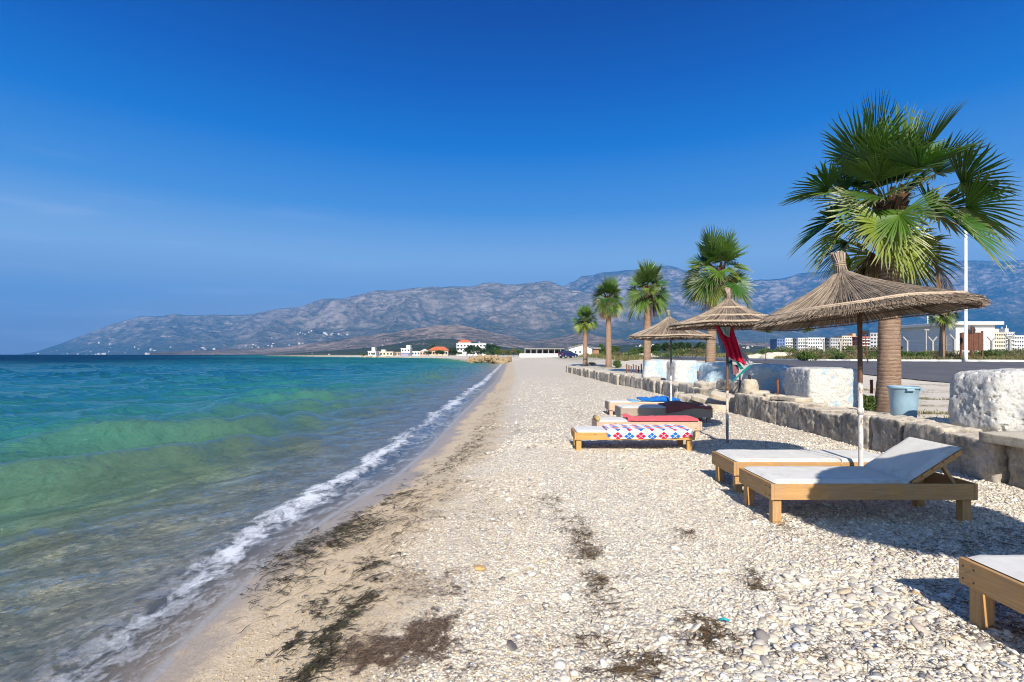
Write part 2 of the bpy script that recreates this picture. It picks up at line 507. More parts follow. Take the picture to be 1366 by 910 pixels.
    hb = t.math('ADD', hb, t.math('MULTIPLY', t.noise(co, 12.0, 5, 0.6), 0.7))
    p = t.pr(col, roughv, t.bump(hb, 0.008, 0.8), 0.35)
    return t.end(p)
ground = link('ground', gme, mat_ground())
tag(ground, kind='structure')

# ------------------------------------------------------------------ sea
def eta(X, Y, s):
    warp = 1.3 * fbm(X * 0.10, Y * 0.10, 0, 3, 21)
    ph = 2 * math.pi * ((X * 0.80 - Y * 0.60) / 3.5) + 2.6 * warp
    amp = 0.21 * sstep(1.6, 4.2, -s) * (0.55 + 0.9 * np.clip(fbm(X * 0.16 + 4, Y * 0.16, 0, 2, 31) + 0.35, 0, 1))
    sn = np.sin(ph)
    w1 = amp * (np.exp(1.9 * (sn - 1)) * 2.0 - 0.70) * (0.65 + 0.8 * np.clip(fbm(X * 0.45, Y * 0.45, 0, 3, 33) + 0.4, 0, 1))
    ph2 = 2 * math.pi * ((X * 0.62 - Y * 0.78) / 1.55) + 3.0 * fbm(X * 0.3, Y * 0.3, 0, 2, 22)
    w2 = 0.055 * np.sin(ph2) * sstep(0.9, 3.0, -s)
    ph3 = 2 * math.pi * ((X * 0.95 - Y * 0.3) / 0.8) + 3.5 * fbm(X * 0.5, Y * 0.5, 0, 2, 23)
    w3 = 0.016 * np.sin(ph3) * sstep(0.5, 1.5, -s)
    near = np.clip(1.3 - np.hypot(X, Y) / 110.0, 0, 1)
    ch = 0.055 * fbm(X * 2.3 + Y * 0.7, Y * 2.3 - X * 0.7, 0, 3, 24) * sstep(0.3, 2.0, -s)
    big = 0.10 * fbm(X * 0.05 + Y*0.02, Y * 0.10, 0, 3, 25) * sstep(15, 60, -s)
    return w1 + w2 * near + w3 * near + ch * near + big
ss = [0.55]
while ss[-1] > -9: ss.append(ss[-1] - 0.05)
while ss[-1] > -14000: ss.append(ss[-1] * 1.03 - 0.0)
ss = np.array(ss)
Yw = Ys[Ys > -60.5]
SW, YW = np.meshgrid(ss[::-1], Yw)
XW = shore(YW) + SW
SE = seff(XW, YW)
ZG = hbase(XW, YW)
lip = 0.045 * np.exp(-((SE + 0.62 + 0.22 * fbm(YW * 0.5, YW * 0 + 2, 0, 3, 41)) / 0.13) ** 2)
ZW = WL + eta(XW, YW, SE) + np.clip(1.3 - YW / 60, 0, 1) * (lip + 0.006 * fbm(XW * 5, YW * 4, 0, 2, 43)) - 0.006
depth = np.clip(WL - ZG, 0, 50)
wme = np_mesh('sea', np.stack([XW, YW, ZW], -1).reshape(-1, 3), grid_faces(len(Yw), len(ss)),
              {'shore': SE.ravel(), 'depth': depth.ravel()})
def mat_sea():
    t = NT('sea_water')
    co = t.co()
    sh = t.attr('shore'); dp = t.attr('depth')
    sep = t.n('SeparateXYZ', Vector=co)
    # ripples
    v = t.map(co, (1.0, 0.8, 1.0), rot=(0, 0, R(35)))
    v = t.map(v, (1.6, 0.8, 1.0))
    n1 = t.noise(v, 1.6, 6, 0.62, 0.6)
    n2 = t.noise(v, 6.0, 6, 0.65, 0.3)
    v3 = t.map(co, (0.35, 0.14, 1.0), rot=(0, 0, R(-8)))
    n3 = t.noise(v3, 0.35, 7, 0.7, 0.5)
    h = t.math('ADD', t.math('MULTIPLY', n1, 0.15), t.math('MULTIPLY', n2, 0.046))
    far = t.rng(sep.outputs['Y'], 25, 200)
    n4 = t.noise(v, 22.0, 4, 0.6, 0.2)
    h = t.math('ADD', h, t.math('MULTIPLY', n4, 0.009))
    h = t.math('ADD', h, t.math('MULTIPLY', t.math('MULTIPLY', n3, far), 1.8))
    calm = t.rng(sh, -0.05, -1.6, 0.12, 1.0)
    nb = t.bump(t.math('MULTIPLY', h, calm), 1.0, 1.0)
    # body colour: what the depth gives back
    patch = t.noise(t.map(co, (0.5, 0.16, 1), rot=(0, 0, R(20))), 0.12, 5, 0.6)
    dd = t.math('ADD', dp, t.math('MULTIPLY', t.math('SUBTRACT', patch, 0.5), t.rng(dp, 0.3, 2.5, 0.2, 2.6)))
    body = t.ramp(t.rng(dd, 0.0, 6.0), [(0.0,(0.30,0.36,0.22)), (0.07,(0.14,0.33,0.21)), (0.18,(0.045,0.25,0.21)),
                                        (0.38,(0.015,0.15,0.175)), (0.6,(0.002,0.045,0.10)), (1.0,(0.0005,0.020,0.062))])
    fac = t.math('SUBTRACT', 1.0, t.math('POWER', 2.718, t.math('MULTIPLY', dp, -0.80)))
    tr = t.n('BsdfTransparent', Color=t.ramp(t.rng(dp, 0, 1.2), [(0,(1,1,1)), (0.25,(0.88,0.98,0.90)), (1,(0.48,0.86,0.70))]))
    df = t.n('BsdfDiffuse', Color=body, Normal=nb)
    bd = t.n('MixShader'); t.set(bd.inputs[0], fac); t.set(bd.inputs[1], tr); t.set(bd.inputs[2], df)
    gl = t.n('BsdfGlossy', Roughness=0.035, Normal=nb)
    fr = t.n('Fresnel', IOR=1.33, Normal=nb)
    frc = t.math('MINIMUM', t.math('MULTIPLY', fr, t.rng(sep.outputs['Y'], 4, 14, 1.15, 2.2)), t.rng(sep.outputs['Y'], 12, 130, 0.85, 0.10))
    frc = t.math('MULTIPLY', frc, t.rng(sh, 0.02, -0.5, 0.30, 1.0))
    w = t.n('MixShader'); t.set(w.inputs[0], frc); t.set(w.inputs[1], bd); t.set(w.inputs[2], gl)
    # foam: broken lace along the swash
    wv = t.n('Vector' + 'Math', {'operation': 'ADD'})
    nzc = t.n('TexNoise', Vector=co, Scale=3.0, Detail=3.0).outputs['Color']
    sc = t.n('VectorMath', {'operation': 'SCALE'}); t.set(sc.inputs[0], nzc); sc.inputs['Scale'].default_value = 0.35
    t.set(wv.inputs[0], co); t.set(wv.inputs[1], sc.outputs[0])
    wvv = t.map(wv.outputs[0], (1.0, 0.6, 1.0), rot=(0, 0, R(-25)))
    cell = t.vor(wvv, 8.0, 'DISTANCE_TO_EDGE').outputs['Distance']
    cell2 = t.vor(wvv, 21.0, 'DISTANCE_TO_EDGE').outputs['Distance']
    lace = t.math('MAXIMUM', t.rng(cell, 0.02, 0.16, 1.0, 0.0), t.math('MULTIPLY', t.rng(cell2, 0.02, 0.22, 1.0, 0.0), 0.9))
    along = t.noise(t.map(co, (0.001, 0.30, 0.001), loc=(0, 0.35, 0)), 1.0, 3, 0.6)
    wob = t.math('MULTIPLY', t.math('SUBTRACT', t.noise(co, 0.9, 4, 0.6), 0.5), 1.0)
    sf = t.math('ADD', sh, wob)
    yv = sep.outputs['Y']
    st = t.map(wv.outputs[0], (1.0, 0.40, 1.0), rot=(0, 0, R(-6)))
    fn = t.noise(st, 5.0, 9, 0.72, 0.25)
    grain = t.noise(co, 30.0, 6, 0.75)
    dist = t.math('ABSOLUTE', t.math('ADD', sf, t.rng(yv, 4.0, 9.0, 0.46, 0.82)))
    band = t.rng(dist, 0.0, 0.34, 1.0, 0.0, True)
    pres = t.ramp(t.rng(yv, 0.0, 40.0), [(0.0,(0.20,)*3), (0.095,(0.28,)*3), (0.14,(0.95,)*3), (0.27,(1.0,)*3), (0.31,(0.45,)*3), (0.38,(0.5,)*3), (0.42,(1.0,)*3), (0.56,(0.9,)*3), (0.60,(0.5,)*3), (0.75,(0.9,)*3), (1.0,(0.85,)*3)])
    pres = t.math('MULTIPLY', t.n('SeparateColor', Color=pres).outputs[0], t.rng(along, 0.38, 0.52, 0.55, 1.0))
    lvl = t.math('MULTIPLY', band, pres)
    qv = t.math('ADD', t.math('MULTIPLY', fn, 0.7), t.math('MULTIPLY', grain, 0.3))
    qv = t.math('ADD', qv, t.math('MULTIPLY', lvl, 0.27))
    holes = t.noise(t.map(co, (1.0, 0.55, 1.0), loc=(5, 3, 0)), 9.0, 5, 0.6, 0.6)
    qv = t.math('SUBTRACT', qv, t.math('MULTIPLY', t.rng(holes, 0.46, 0.66), 0.20))
    qv = t.math('ADD', qv, 0.03)
    f1 = t.math('MULTIPLY', t.rng(qv, 0.50, 0.78), t.rng(lvl, 0.0, 0.25))
    f1 = t.math('MULTIPLY', f1, 0.88, clamp=True)
    edge = t.math('MULTIPLY', t.rng(sh, -1.2, -0.3, 0.0, 0.34, True), t.rng(qv, 0.46, 0.62))
    line = t.math('MULTIPLY', t.rng(sh, -0.10, -0.04), t.rng(sh, 0.03, -0.01))
    # small whitecaps offshore
    caps = t.rng(t.noise(t.map(co, (0.9, 0.55, 1)), 0.55, 6, 0.65), 0.745, 0.78)
    caps = t.math('MULTIPLY', t.math('MULTIPLY', caps, t.rng(sh, -2.5, -4.0)), t.rng(grain, 0.4, 0.6))
    foam = t.math('MAXIMUM', t.math('MAXIMUM', f1, edge), t.math('MAXIMUM', t.math('MULTIPLY', line, 0.22), caps))
    fd = t.n('BsdfDiffuse', Color=(0.74, 0.76, 0.79), Normal=t.bump(fn, 0.05, 0.5))
    o = t.n('MixShader'); t.set(o.inputs[0], t.math('MULTIPLY', foam, 1.0, clamp=True)); t.set(o.inputs[1], w); t.set(o.inputs[2], fd)
    return t.end(o)
sea = link('sea', wme, mat_sea())
tag(sea, kind='structure')

# ------------------------------------------------------------------ mountains
SIL1 = [(-80,474),(20,473.5),(45,470),(85,457),(130,440),(170,426),(190,421),(215,422),(232,418),(255,420),(300,419),(340,418),(372,412),(400,409),(430,399),
        (460,398),(500,389),(530,388),(560,385),(590,383),(600,381),(625,382),(640,379),(655,377),(680,379),(700,379),(715,377),(731,375),(745,379),
        (760,385),(790,392),(830,400),(900,412),(1000,430),(1100,450),(1500,465)]
SIL2 = [(640,440),(700,410),(735,392),(752,381),(768,375),(776,369),(790,368),(806,365),(850,361),(889,355),(900,357),(911,361),(950,366),(1004,373),(1040,370),(1075,363),
        (1107,358),(1125,357),(1147,353.5),(1200,354),(1240,352),(1281,348),(1366,347),(1440,352),(1550,366),(1700,400)]
SIL3 = [(200,470),(300,466),(380,463),(430,456),(470,450),(500,447),(530,443),(560,438),(590,434),(612,434),(640,439),(668,446),(700,455),(735,452),(765,446),(782,444),(800,449),
        (850,456),(900,458),(1000,456),(1080,460),(1200,462),(1400,462),(1600,466)]
SIL4 = [(380,472),(440,468),(500,463),(540,457),(570,453),(600,452),(630,456),(680,464),(760,466),(840,460),(900,456),(960,458),(1040,464),(1200,468),(1500,468)]
MTN = {}
def build_range(key, sil, Y0f, Ycf, back, amp, seed, nu, nr, nscale, u0, u1):
    px = np.linspace(u0, u1, nu)
    sy = np.interp(px, [p[0] for p in sil], [p[1] for p in sil])
    jag = 1.1 * fbm(px / 17.0, px * 0, 0, 4, seed + 50) * np.clip((HOR - sy) / 30.0, 0, 1)
    sy = sy - jag
    Y0 = np.interp(px, *zip(*Y0f)); Yc = np.interp(px, *zip(*Ycf))
    t = np.concatenate([np.linspace(0, 1, nr), 1 + np.linspace(0, 1, nr // 3)[1:] * back])
    T, PXX = np.meshgrid(t, px, indexing='ij')
    Yd = Y0 + (Yc - Y0) * T
    Xd = (PXX - 683) / F * Yd
    H = (HOR - sy) / F * Yc + 1.6
    f = np.where(T <= 1, 0.05 * T + 0.95 * (np.clip(T, 0, 1) ** 1.55), 1 - 0.6 * ((T - 1) / back))
    rg = ridged(Xd / nscale, Yd / nscale * 0.8, 6, seed) - 0.62
    lo = fbm(Xd / (nscale * 2.6), Yd / (nscale * 2.6), 0, 3, seed + 7)
    win = np.where(T <= 1, np.sin(np.pi * np.clip(T, 0, 1)) ** 0.7 * 0.9 + 0.05 * T, 0.3)
    Z = H * f * (1 + win * (amp * rg * 1.6 + 0.30 * lo)) + H * win * amp * 0.22 * rg
    # nothing may rise above the silhouette line
    lim = (HOR - sy) / F * Yd + 1.6
    Z = np.where(T < 0.999, np.minimum(Z, lim * (0.985 - 0.05 * (1 - T))), Z)
    Z = np.where(T > 1.001, np.minimum(Z, lim * 0.99), Z)
    Z = Z - 6 * (1 - np.clip(T * 12, 0, 1))
    V = np.stack([Xd, Yd, Z], -1)
    MTN[key] = V
    return V, px, T
_b1 = build_range('front', SIL1, [(-80,7600),(45,7600),(250,5600),(420,4600),(800,4300),(1500,4200)], [(-80,9400),(200,8800),(500,8200),(800,7600),(1500,6500)], 0.5, 0.62, 3, 900, 200, 900.0, -80, 1400)
_b2 = build_range('back', SIL2, [(600,6000),(1700,5600)], [(600,10800),(1000,10000),(1700,9400)], 0.25, 0.58, 17, 640, 180, 1000.0, 640, 1700)
_b3 = build_range('foot', SIL3, [(200,2900),(1600,2000)], [(200,4300),(700,3700),(1600,3300)], 0.4, 0.25, 29, 520, 90, 420.0, 200, 1600)
_b4 = build_range('low', SIL4, [(380,1500),(1500,1000)], [(380,2500),(1500,1700)], 0.4, 0.25, 37, 400, 60, 260.0, 380, 1500)
def spots(V, lst):
    """bare earth scars given where they lie on the slope"""
    px = 683 + F * V[..., 0] / V[..., 1]; py = HOR - F * (V[..., 2] - CAMZ) / V[..., 1]
    m = np.zeros(px.shape)
    for (cx, cy, rx, ry) in lst:
        d = ((px - cx) / rx) ** 2 + ((py - cy) / ry) ** 2
        m = np.maximum(m, np.exp(-d * 1.2))
    return m
def mat_mountain(name, scrub, rock, bare, sc, balance, quarry=(0.44,0.36,0.27)):
    t = NT(name)
    co = t.co()
    n1 = t.noise(co, sc, 9, 0.66, 0.4)
    n2 = t.noise(t.map(co, (1, 1, 3.0)), sc * 5, 8, 0.7, 0.5)
    n3 = t.noise(co, sc * 0.3, 4, 0.5)
    geo = t.n('NewGeometry')
    nz_ = t.n('SeparateXYZ', Vector=geo.outputs['Normal']).outputs['Z']
    f = t.math('ADD', t.math('MULTIPLY', n1, 0.38), t.math('MULTIPLY', n2, 0.62))
    f = t.math('ADD', f, t.math('MULTIPLY', t.math('SUBTRACT', n3, 0.5), 0.35))
    f = t.math('ADD', f, t.rng(nz_, 0.6, 1.0, 0.05, -0.05))
    hz = t.n('SeparateXYZ', Vector=co).outputs['Z']
    f = t.math('ADD', f, t.rng(hz, 100, 1300, -0.05, 0.07))
    col = t.ramp(t.rng(f, balance - 0.13, balance + 0.13), [(0.0, scrub), (0.4, tuple((a+b)/2.2 for a, b in zip(scrub, bare))), (0.65, bare), (1.0, rock)])
    col = t.mix(t.math('MULTIPLY', t.rng(n2, 0.60, 0.74), 0.45), col, rock)
    # dark specks of single bushes and small woods
    vb = t.vor(co, sc * 16)
    spk = t.math('MULTIPLY', t.rng(vb.outputs['Distance'], 0.12, 0.30, 1.0, 0.0), t.rng(n1, 0.50, 0.56, 1, 0))
    col = t.mix(t.math('MULTIPLY', spk, 0.85), col, tuple(x * 0.5 for x in scrub))
    q = t.math('MULTIPLY', t.attr('bare'), t.rng(t.math('ADD', t.math('MULTIPLY', n2, 0.6), t.math('MULTIPLY', t.noise(t.map(co, (1, 1, 4)), sc * 14, 5, 0.7), 0.4)), 0.44, 0.56))
    col = t.mix(t.rng(q, 0.30, 0.50), col, quarry)
    p = t.pr(col, 0.95, t.bump(n2, 80.0, 0.9), 0.05)
    return t.end(p)
M_mt1 = mat_mountain('mountain_scrub', (0.070,0.080,0.050), (0.36,0.30,0.255), (0.23,0.19,0.150), 1/700, 0.50)
M_mt2 = mat_mountain('mountain_scrub_dark', (0.030,0.046,0.034), (0.36,0.30,0.27), (0.13,0.11,0.09), 1/700, 0.53)
M_mt3 = mat_mountain('foothill_dry', (0.050,0.062,0.028), (0.55,0.43,0.34), (0.40,0.29,0.215), 1/300, 0.43)
M_mt4 = mat_mountain('low_hill_green', (0.075,0.09,0.04), (0.36,0.30,0.20), (0.20,0.20,0.10), 1/160, 0.5)
_q = {'front': [(768,390,14,4),(308,432,15,2.2),(262,439,11,2),(287,442,10,1.3),(435,448,20,3),(455,447,12,1.5),(231,436,5,1.5),(150,452,10,2),(120,458,8,2),(220,449,9,1.5),(700,408,8,1.5)],
      'back': [(830,372,20,4),(1050,377,18,3),(1350,356,25,3),(1010,379,14,3)],
      'foot': [(735,447,30,1.5),(830,450,18,1.2),(540,445,20,1.2),(435,462,10,2),(600,440,12,1)],
      'low': [(560,459,14,1)]}
for key, b, m in (('back', _b2, M_mt2), ('front', _b1, M_mt1), ('foot', _b3, M_mt3), ('low', _b4, M_mt4)):
    V, px_, T_ = b
    me = np_mesh('mountain_range', V.reshape(-1, 3), grid_faces(V.shape[0], V.shape[1])[:, ::-1], {'bare': spots(V, _q[key]).ravel()})
    nm = {'back': 'far_mountain', 'front': 'mountain', 'foot': 'foothills', 'low': 'hills'}[key]
    tag(link(nm, me, m), kind='structure')

def slope_point(key, px, py):
    """first point of that range met along the ray through a photograph pixel"""
    V = MTN[key]
    p = 683 + F * V[0, :, 0] / V[0, :, 1]
    j = int(np.argmin(abs(p - px)))
    y = HOR - F * (V[:, j, 2] - CAMZ) / V[:, j, 1]
    k = np.argmax(y <= py)
    if y[k] > py: return None
    return Vector(V[k, j])

# ------------------------------------------------------------------ haze
def mat_haze():
    t = NT('haze_air')
    v = t.n('VolumePrincipled')
    v.inputs['Color'].default_value = (0.05, 0.37, 0.92, 1)
    v.inputs['Density'].default_value = 8.4e-5
    v.inputs['Anisotropy'].default_value = 0.0
    v.inputs['Absorption Color'].default_value = (0, 0, 0, 1)
    t.t.links.new(v.outputs[0], t.out.inputs['Volume'])
    return t.m
hb = MB(); hb.box((-14500, -14500, -9), (14500, 15500, 1950))
# (the floor of the box lies a metre below the lowest sea bed)
haze = hb.build('haze', mat_haze())
tag(haze, kind='stuff')

# ================================================================== PART 2: things
# ------------------------------------------------------------------ road and kerb
_xr = np.array([(-40,170),(30,170),(34,110),(36,62),(38.5,38),(41,30.5),(43,27.6),(46,25.6),(60,25),(260,25)], float)
def road_right(Y): return np.interp(Y, _xr[:, 0], _xr[:, 1])
Yr = np.concatenate([np.linspace(-40, 30, 40), np.linspace(30.5, 60, 60), np.linspace(62, 240, 50)])
Ur = np.linspace(0, 1, 40)
UU, YR = np.meshgrid(Ur, Yr)
XR = 17.4 + 0.10 * np.sin(YR * 0.7) * (UU == 0) + UU * (road_right(YR) - 17.4)
ZR = hbase(XR, YR) + 0.035
rm = np_mesh('road', np.stack([XR, YR, ZR], -1).reshape(-1, 3), grid_faces(len(Yr), len(Ur)))
t = NT('asphalt')
n1 = t.noise(t.co(), 0.5, 6, 0.6); n2 = t.noise(t.co(), 60.0, 3); n3 = t.noise(t.map(t.co(), (3.0, 0.05, 1)), 1.0, 4)
c = t.mix(n2, (0.060,0.058,0.062), (0.13,0.125,0.13))
c = t.mix(t.math('MULTIPLY', t.rng(n1, 0.4, 0.7), 0.5), c, (0.16,0.15,0.15))
c = t.mix(t.math('MULTIPLY', t.rng(n3, 0.5, 0.7), 0.35), c, (0.045,0.043,0.046))
M_road = t.end(t.pr(c, 0.8, t.bump(n2, 0.003, 0.6), 0.3))
tag(link('road', rm, M_road), kind='structure')
kb = MB()
def sweep(mb, pts, w, h, col=None, mi=0, zoff=0.0):
    for i in range(len(pts) - 1):
        p = Vector(pts[i]); q = Vector(pts[i+1])
        d = (q - p); d.z = 0
        if d.length < 1e-4: continue
        nrm = Vector((d.y, -d.x, 0)).normalized() * w / 2
        z0 = zoff
        a = [p - nrm, p + nrm, q + nrm, q - nrm]
        v = [(x.x, x.y, x.z - 0.3) for x in a] + [(x.x, x.y, x.z + h) for x in a]
        mb.add(v, [(4,7,6,5),(0,1,5,4),(1,2,6,5),(2,3,7,6),(3,0,4,7)][0:5], col, mi=mi)
kpts = []
for y in list(np.linspace(33.5, 60, 90)) + list(np.linspace(61, 110, 50)):
    x = float(road_right(y)) + 0.12
    kpts.append((x, y, float(hbase(np.array([x]), np.array([y]))[0])))
sweep(kb, kpts, 0.24, 0.17)
t = NT('whitewashed_kerb')
seg = t.n('TexWave', {'wave_type': 'BANDS', 'bands_direction': 'X'}, Vector=t.co(), Scale=0.28, Distortion=0.0).outputs['Fac']
wn = t.noise(t.co(), 3.0, 5)
c = t.mix(t.rng(wn, 0.52, 0.66), (0.78,0.77,0.74), (0.42,0.40,0.37))
c = t.mix(t.math('MULTIPLY', t.rng(seg, 0.62, 0.66), 0.4), c, (0.35,0.35,0.36))
M_kerb = t.end(t.pr(c, 0.8))
tag(kb.build('kerb', M_kerb), kind='structure')

# ------------------------------------------------------------------ rocks
_cube = {}
def cube_grid(n):
    if n in _cube: return _cube[n]
    bm = bmesh.new()
    bmesh.ops.create_cube(bm, size=2)
    # regular grid on each face, merged along the edges
    V = []; Fq = []; key = {}
    def vid(p):
        k = tuple(int(round(c * n * 4)) for c in p)
        if k not in key: key[k] = len(V); V.append(p)
        return key[k]
    bm.free()
    l = np.linspace(-1, 1, n + 1)
    for ax in range(3):
        for sg in (-1, 1):
            for i in range(n):
                for j in range(n):
                    q = []
                    for (a, b) in ((i, j), (i+1, j), (i+1, j+1), (i, j+1)):
                        p = [0, 0, 0]; p[ax] = sg; p[(ax+1) % 3] = l[a]; p[(ax+2) % 3] = l[b]
                        q.append(vid(tuple(p)))
                    if sg < 0: q = q[::-1]
                    Fq.append(q)
    _cube[n] = (np.array(V, float), np.array(Fq))
    return _cube[n]
def rock_mesh(name, size, seed, n=12, k=8.0, amp=0.08, fine=0.03, pit=0.0, taper=0.0, lean=(0, 0)):
    """base of the rock at z=0"""
    V, Fq = cube_grid(n)
    q = V / (np.sum(np.abs(V) ** k, axis=1) ** (1.0 / k))[:, None]
    sx, sy, sz = (a / 2 for a in size)
    P3 = q * np.array([sx, sy, sz])
    m = min(size)
    d = amp * m * fbm(P3[:, 0] / m * 1.7 + seed, P3[:, 1] / m * 1.7, P3[:, 2] / m * 1.7, 3, seed) * 1.6
    d += fine * m * fbm(P3[:, 0] / m * 7 + seed, P3[:, 1] / m * 7, P3[:, 2] / m * 7, 4, seed + 5) * 2
    if pit:
        pn = fbm(P3[:, 0] * 13, P3[:, 1] * 13, P3[:, 2] * 13, 3, seed + 9)
        d -= pit * np.clip(pn - 0.12, 0, 1)
    nn = q / np.linalg.norm(q, axis=1)[:, None]
    P3 = P3 + nn * d[:, None]
    f = 1 - taper * (P3[:, 2] / sz * 0.5 + 0.5)
    P3[:, 0] *= f; P3[:, 1] *= f
    P3[:, 0] += lean[0] * (P3[:, 2] / sz + 1); P3[:, 1] += lean[1] * (P3[:, 2] / sz + 1)
    P3[:, 2] += sz
    return np_mesh(name, P3, Fq, smooth=True)

def mat_stone(name, light, mid, dark, stain=0.5, sc=3.0, bumpd=0.02):
    t = NT(name)
    co = t.co()
    r = rand_obj(t)
    off = t.n('CombineXYZ', X=t.math('MULTIPLY', r, 37.0), Y=t.math('MULTIPLY', r, 11.0), Z=r).outputs[0]
    va = t.n('VectorMath', {'operation': 'ADD'}); t.set(va.inputs[0], co); t.set(va.inputs[1], off)
    v = va.outputs[0]
    n1 = t.noise(v, sc, 7, 0.65); n2 = t.noise(v, sc * 9, 6, 0.7); n3 = t.noise(t.map(v, (1, 1, 0.35)), sc * 1.6, 5, 0.6)
    c = t.ramp(t.math('ADD', t.math('MULTIPLY', n1, 0.6), t.math('MULTIPLY', n2, 0.4)), [(0.34, dark), (0.5, mid), (0.64, light)])
    c = t.mix(t.math('MULTIPLY', t.rng(n3, 0.52, 0.64), stain), c, (0.10, 0.085, 0.065))
    # pale dust, and sunlight painted into the colour, lighten upward faces
    nz_ = t.n('SeparateXYZ', Vector=t.n('NewGeometry').outputs['Normal']).outputs['Z']
    c = t.mix(t.math('MULTIPLY', t.rng(t.math('ADD', nz_, t.math('MULTIPLY', t.math('SUBTRACT', n2, 0.5), 0.6)), 0.55, 0.9), 0.75), c, light)
    h = t.math('ADD', t.math('MULTIPLY', n1, 0.5), n2)
    return t.end(t.pr(c, 0.92, t.bump(h, bumpd, 0.9), 0.15))
M_block = mat_stone('concrete_block', (0.60,0.52,0.41), (0.38,0.335,0.275), (0.17,0.145,0.115), 0.55, 2.6)
M_slab = mat_stone('pale_slab', (0.60,0.53,0.42), (0.45,0.39,0.30), (0.26,0.22,0.17), 0.25, 4.0, 0.01)
M_jet = mat_stone('brown_rock', (0.46,0.34,0.20), (0.28,0.20,0.11), (0.10,0.07,0.04), 0.4, 0.8, 0.08)
M_white_rock = mat_stone('white_rock', (0.75,0.72,0.66), (0.55,0.50,0.43), (0.3,0.26,0.2), 0.2, 0.8, 0.05)

ordn = ['nearest', 'second', 'third', 'fourth', 'fifth', 'sixth', 'seventh', 'eighth', 'ninth', 'tenth', 'eleventh', 'twelfth', 'thirteenth',
        'fourteenth', 'fifteenth', 'sixteenth', 'seventeenth', 'eighteenth', 'nineteenth', 'twentieth']
def nth(i):
    if i < 20: return ordn[i]
    tens = {2: 'twenty', 3: 'thirty', 4: 'forty', 5: 'fifty', 6: 'sixty'}
    a, b = divmod(i + 1, 10)
    o1 = ['', 'first', 'second', 'third', 'fourth', 'fifth', 'sixth', 'seventh', 'eighth', 'ninth']
    if b == 0: return {2: 'twentieth', 3: 'thirtieth', 4: 'fortieth', 5: 'fiftieth', 6: 'sixtieth'}[a]
    return tens[a] + '-' + o1[b]
# retaining wall: separate rough blocks
ybl = 5.55; ib = 0
look = ['broad stained', 'squared grey', 'pitted', 'pale-topped', 'chipped', 'dark-faced', 'weathered', 'rough', 'low rounded', 'cracked']
while ybl < 47.0:
    ln = rnd.uniform(0.62, 0.98) if ybl < 24 else rnd.uniform(0.75, 1.15)
    if ybl < 7.3: ln = 0.86
    yc = ybl + ln / 2
    if 14.6 < yc < 16.6:     # here the wall has fallen apart, rubble only
        ybl += ln; continue
    hgt = (0.52 if yc < 7.5 else rnd.uniform(0.45, 0.58)) + 0.08
    dep = rnd.uniform(0.55, 0.85) if yc < 25 else rnd.uniform(0.35, 0.5)
    me = rock_mesh('concrete_block', (dep, ln * (0.985 if yc < 20 else 0.90), hgt), 100 + ib, 26 if yc < 14 else 12, 22.0, 0.030, 0.026, pit=0.035 if yc < 16 else 0)
    x = float(wallx(yc)) + dep / 2 + rnd.uniform(-0.04, 0.05)
    slope = math.atan2(float(wallx(yc + 0.5) - wallx(yc - 0.5)), 1.0)
    o = link('concrete_block', me, M_block, label=f'{look[ib % 10]} concrete block, {nth(ib)} along the low retaining wall counted from the near right end',
             cat='concrete block', group='concrete blocks of the retaining wall')
    o.location = (x, yc, gz(x - dep / 2 - 0.12, yc) - 0.07)
    o.rotation_euler = (R(rnd.uniform(-1.5, 1.5)), R(rnd.uniform(-2, 2)), -slope + R(rnd.uniform(-4, 4)))
    ybl += ln + (0.015 if yc < 20 else 0.05); ib += 1
# flat cap slab on the right-most block, slabs lying on the wall
def slab(px, py, D, size, rz, label, tilt=(0, 0), mat=None, z=None, seed=1, group='loose pale slabs by the wall', k=16.0, amp=0.02):
    me = rock_mesh('stone_slab', size, 300 + seed, 10, k, amp, 0.02)
    o = link('stone_slab', me, mat or M_slab, label=label, cat='stone slab', group=group)
    X = PX(px, D)
    o.location = (X, D, (PZ(py, D) if z is None else z))
    o.rotation_euler = (R(tilt[0]), R(tilt[1]), R(rz))
    return o
slab(1372, 594, 6.15, (0.62, 0.66, 0.12), 4, 'flat pale slab capping the wall below the big right boulder', z=0.535, seed=1)
slab(1062, 534, 12.0, (0.62, 0.75, 0.09), 12, 'flat slab lying on the wall before the white square boulder', z=0.545, seed=2)
slab(1036, 530, 13.0, (0.55, 0.5, 0.07), -20, 'thin slab on the wall left of the flat slab with stakes behind', z=0.545, seed=3)
slab(1046, 548, 12.2, (0.35, 0.5, 0.07), 30, 'small thin slab half tucked beneath the rusty stakes', z=0.545, seed=4)
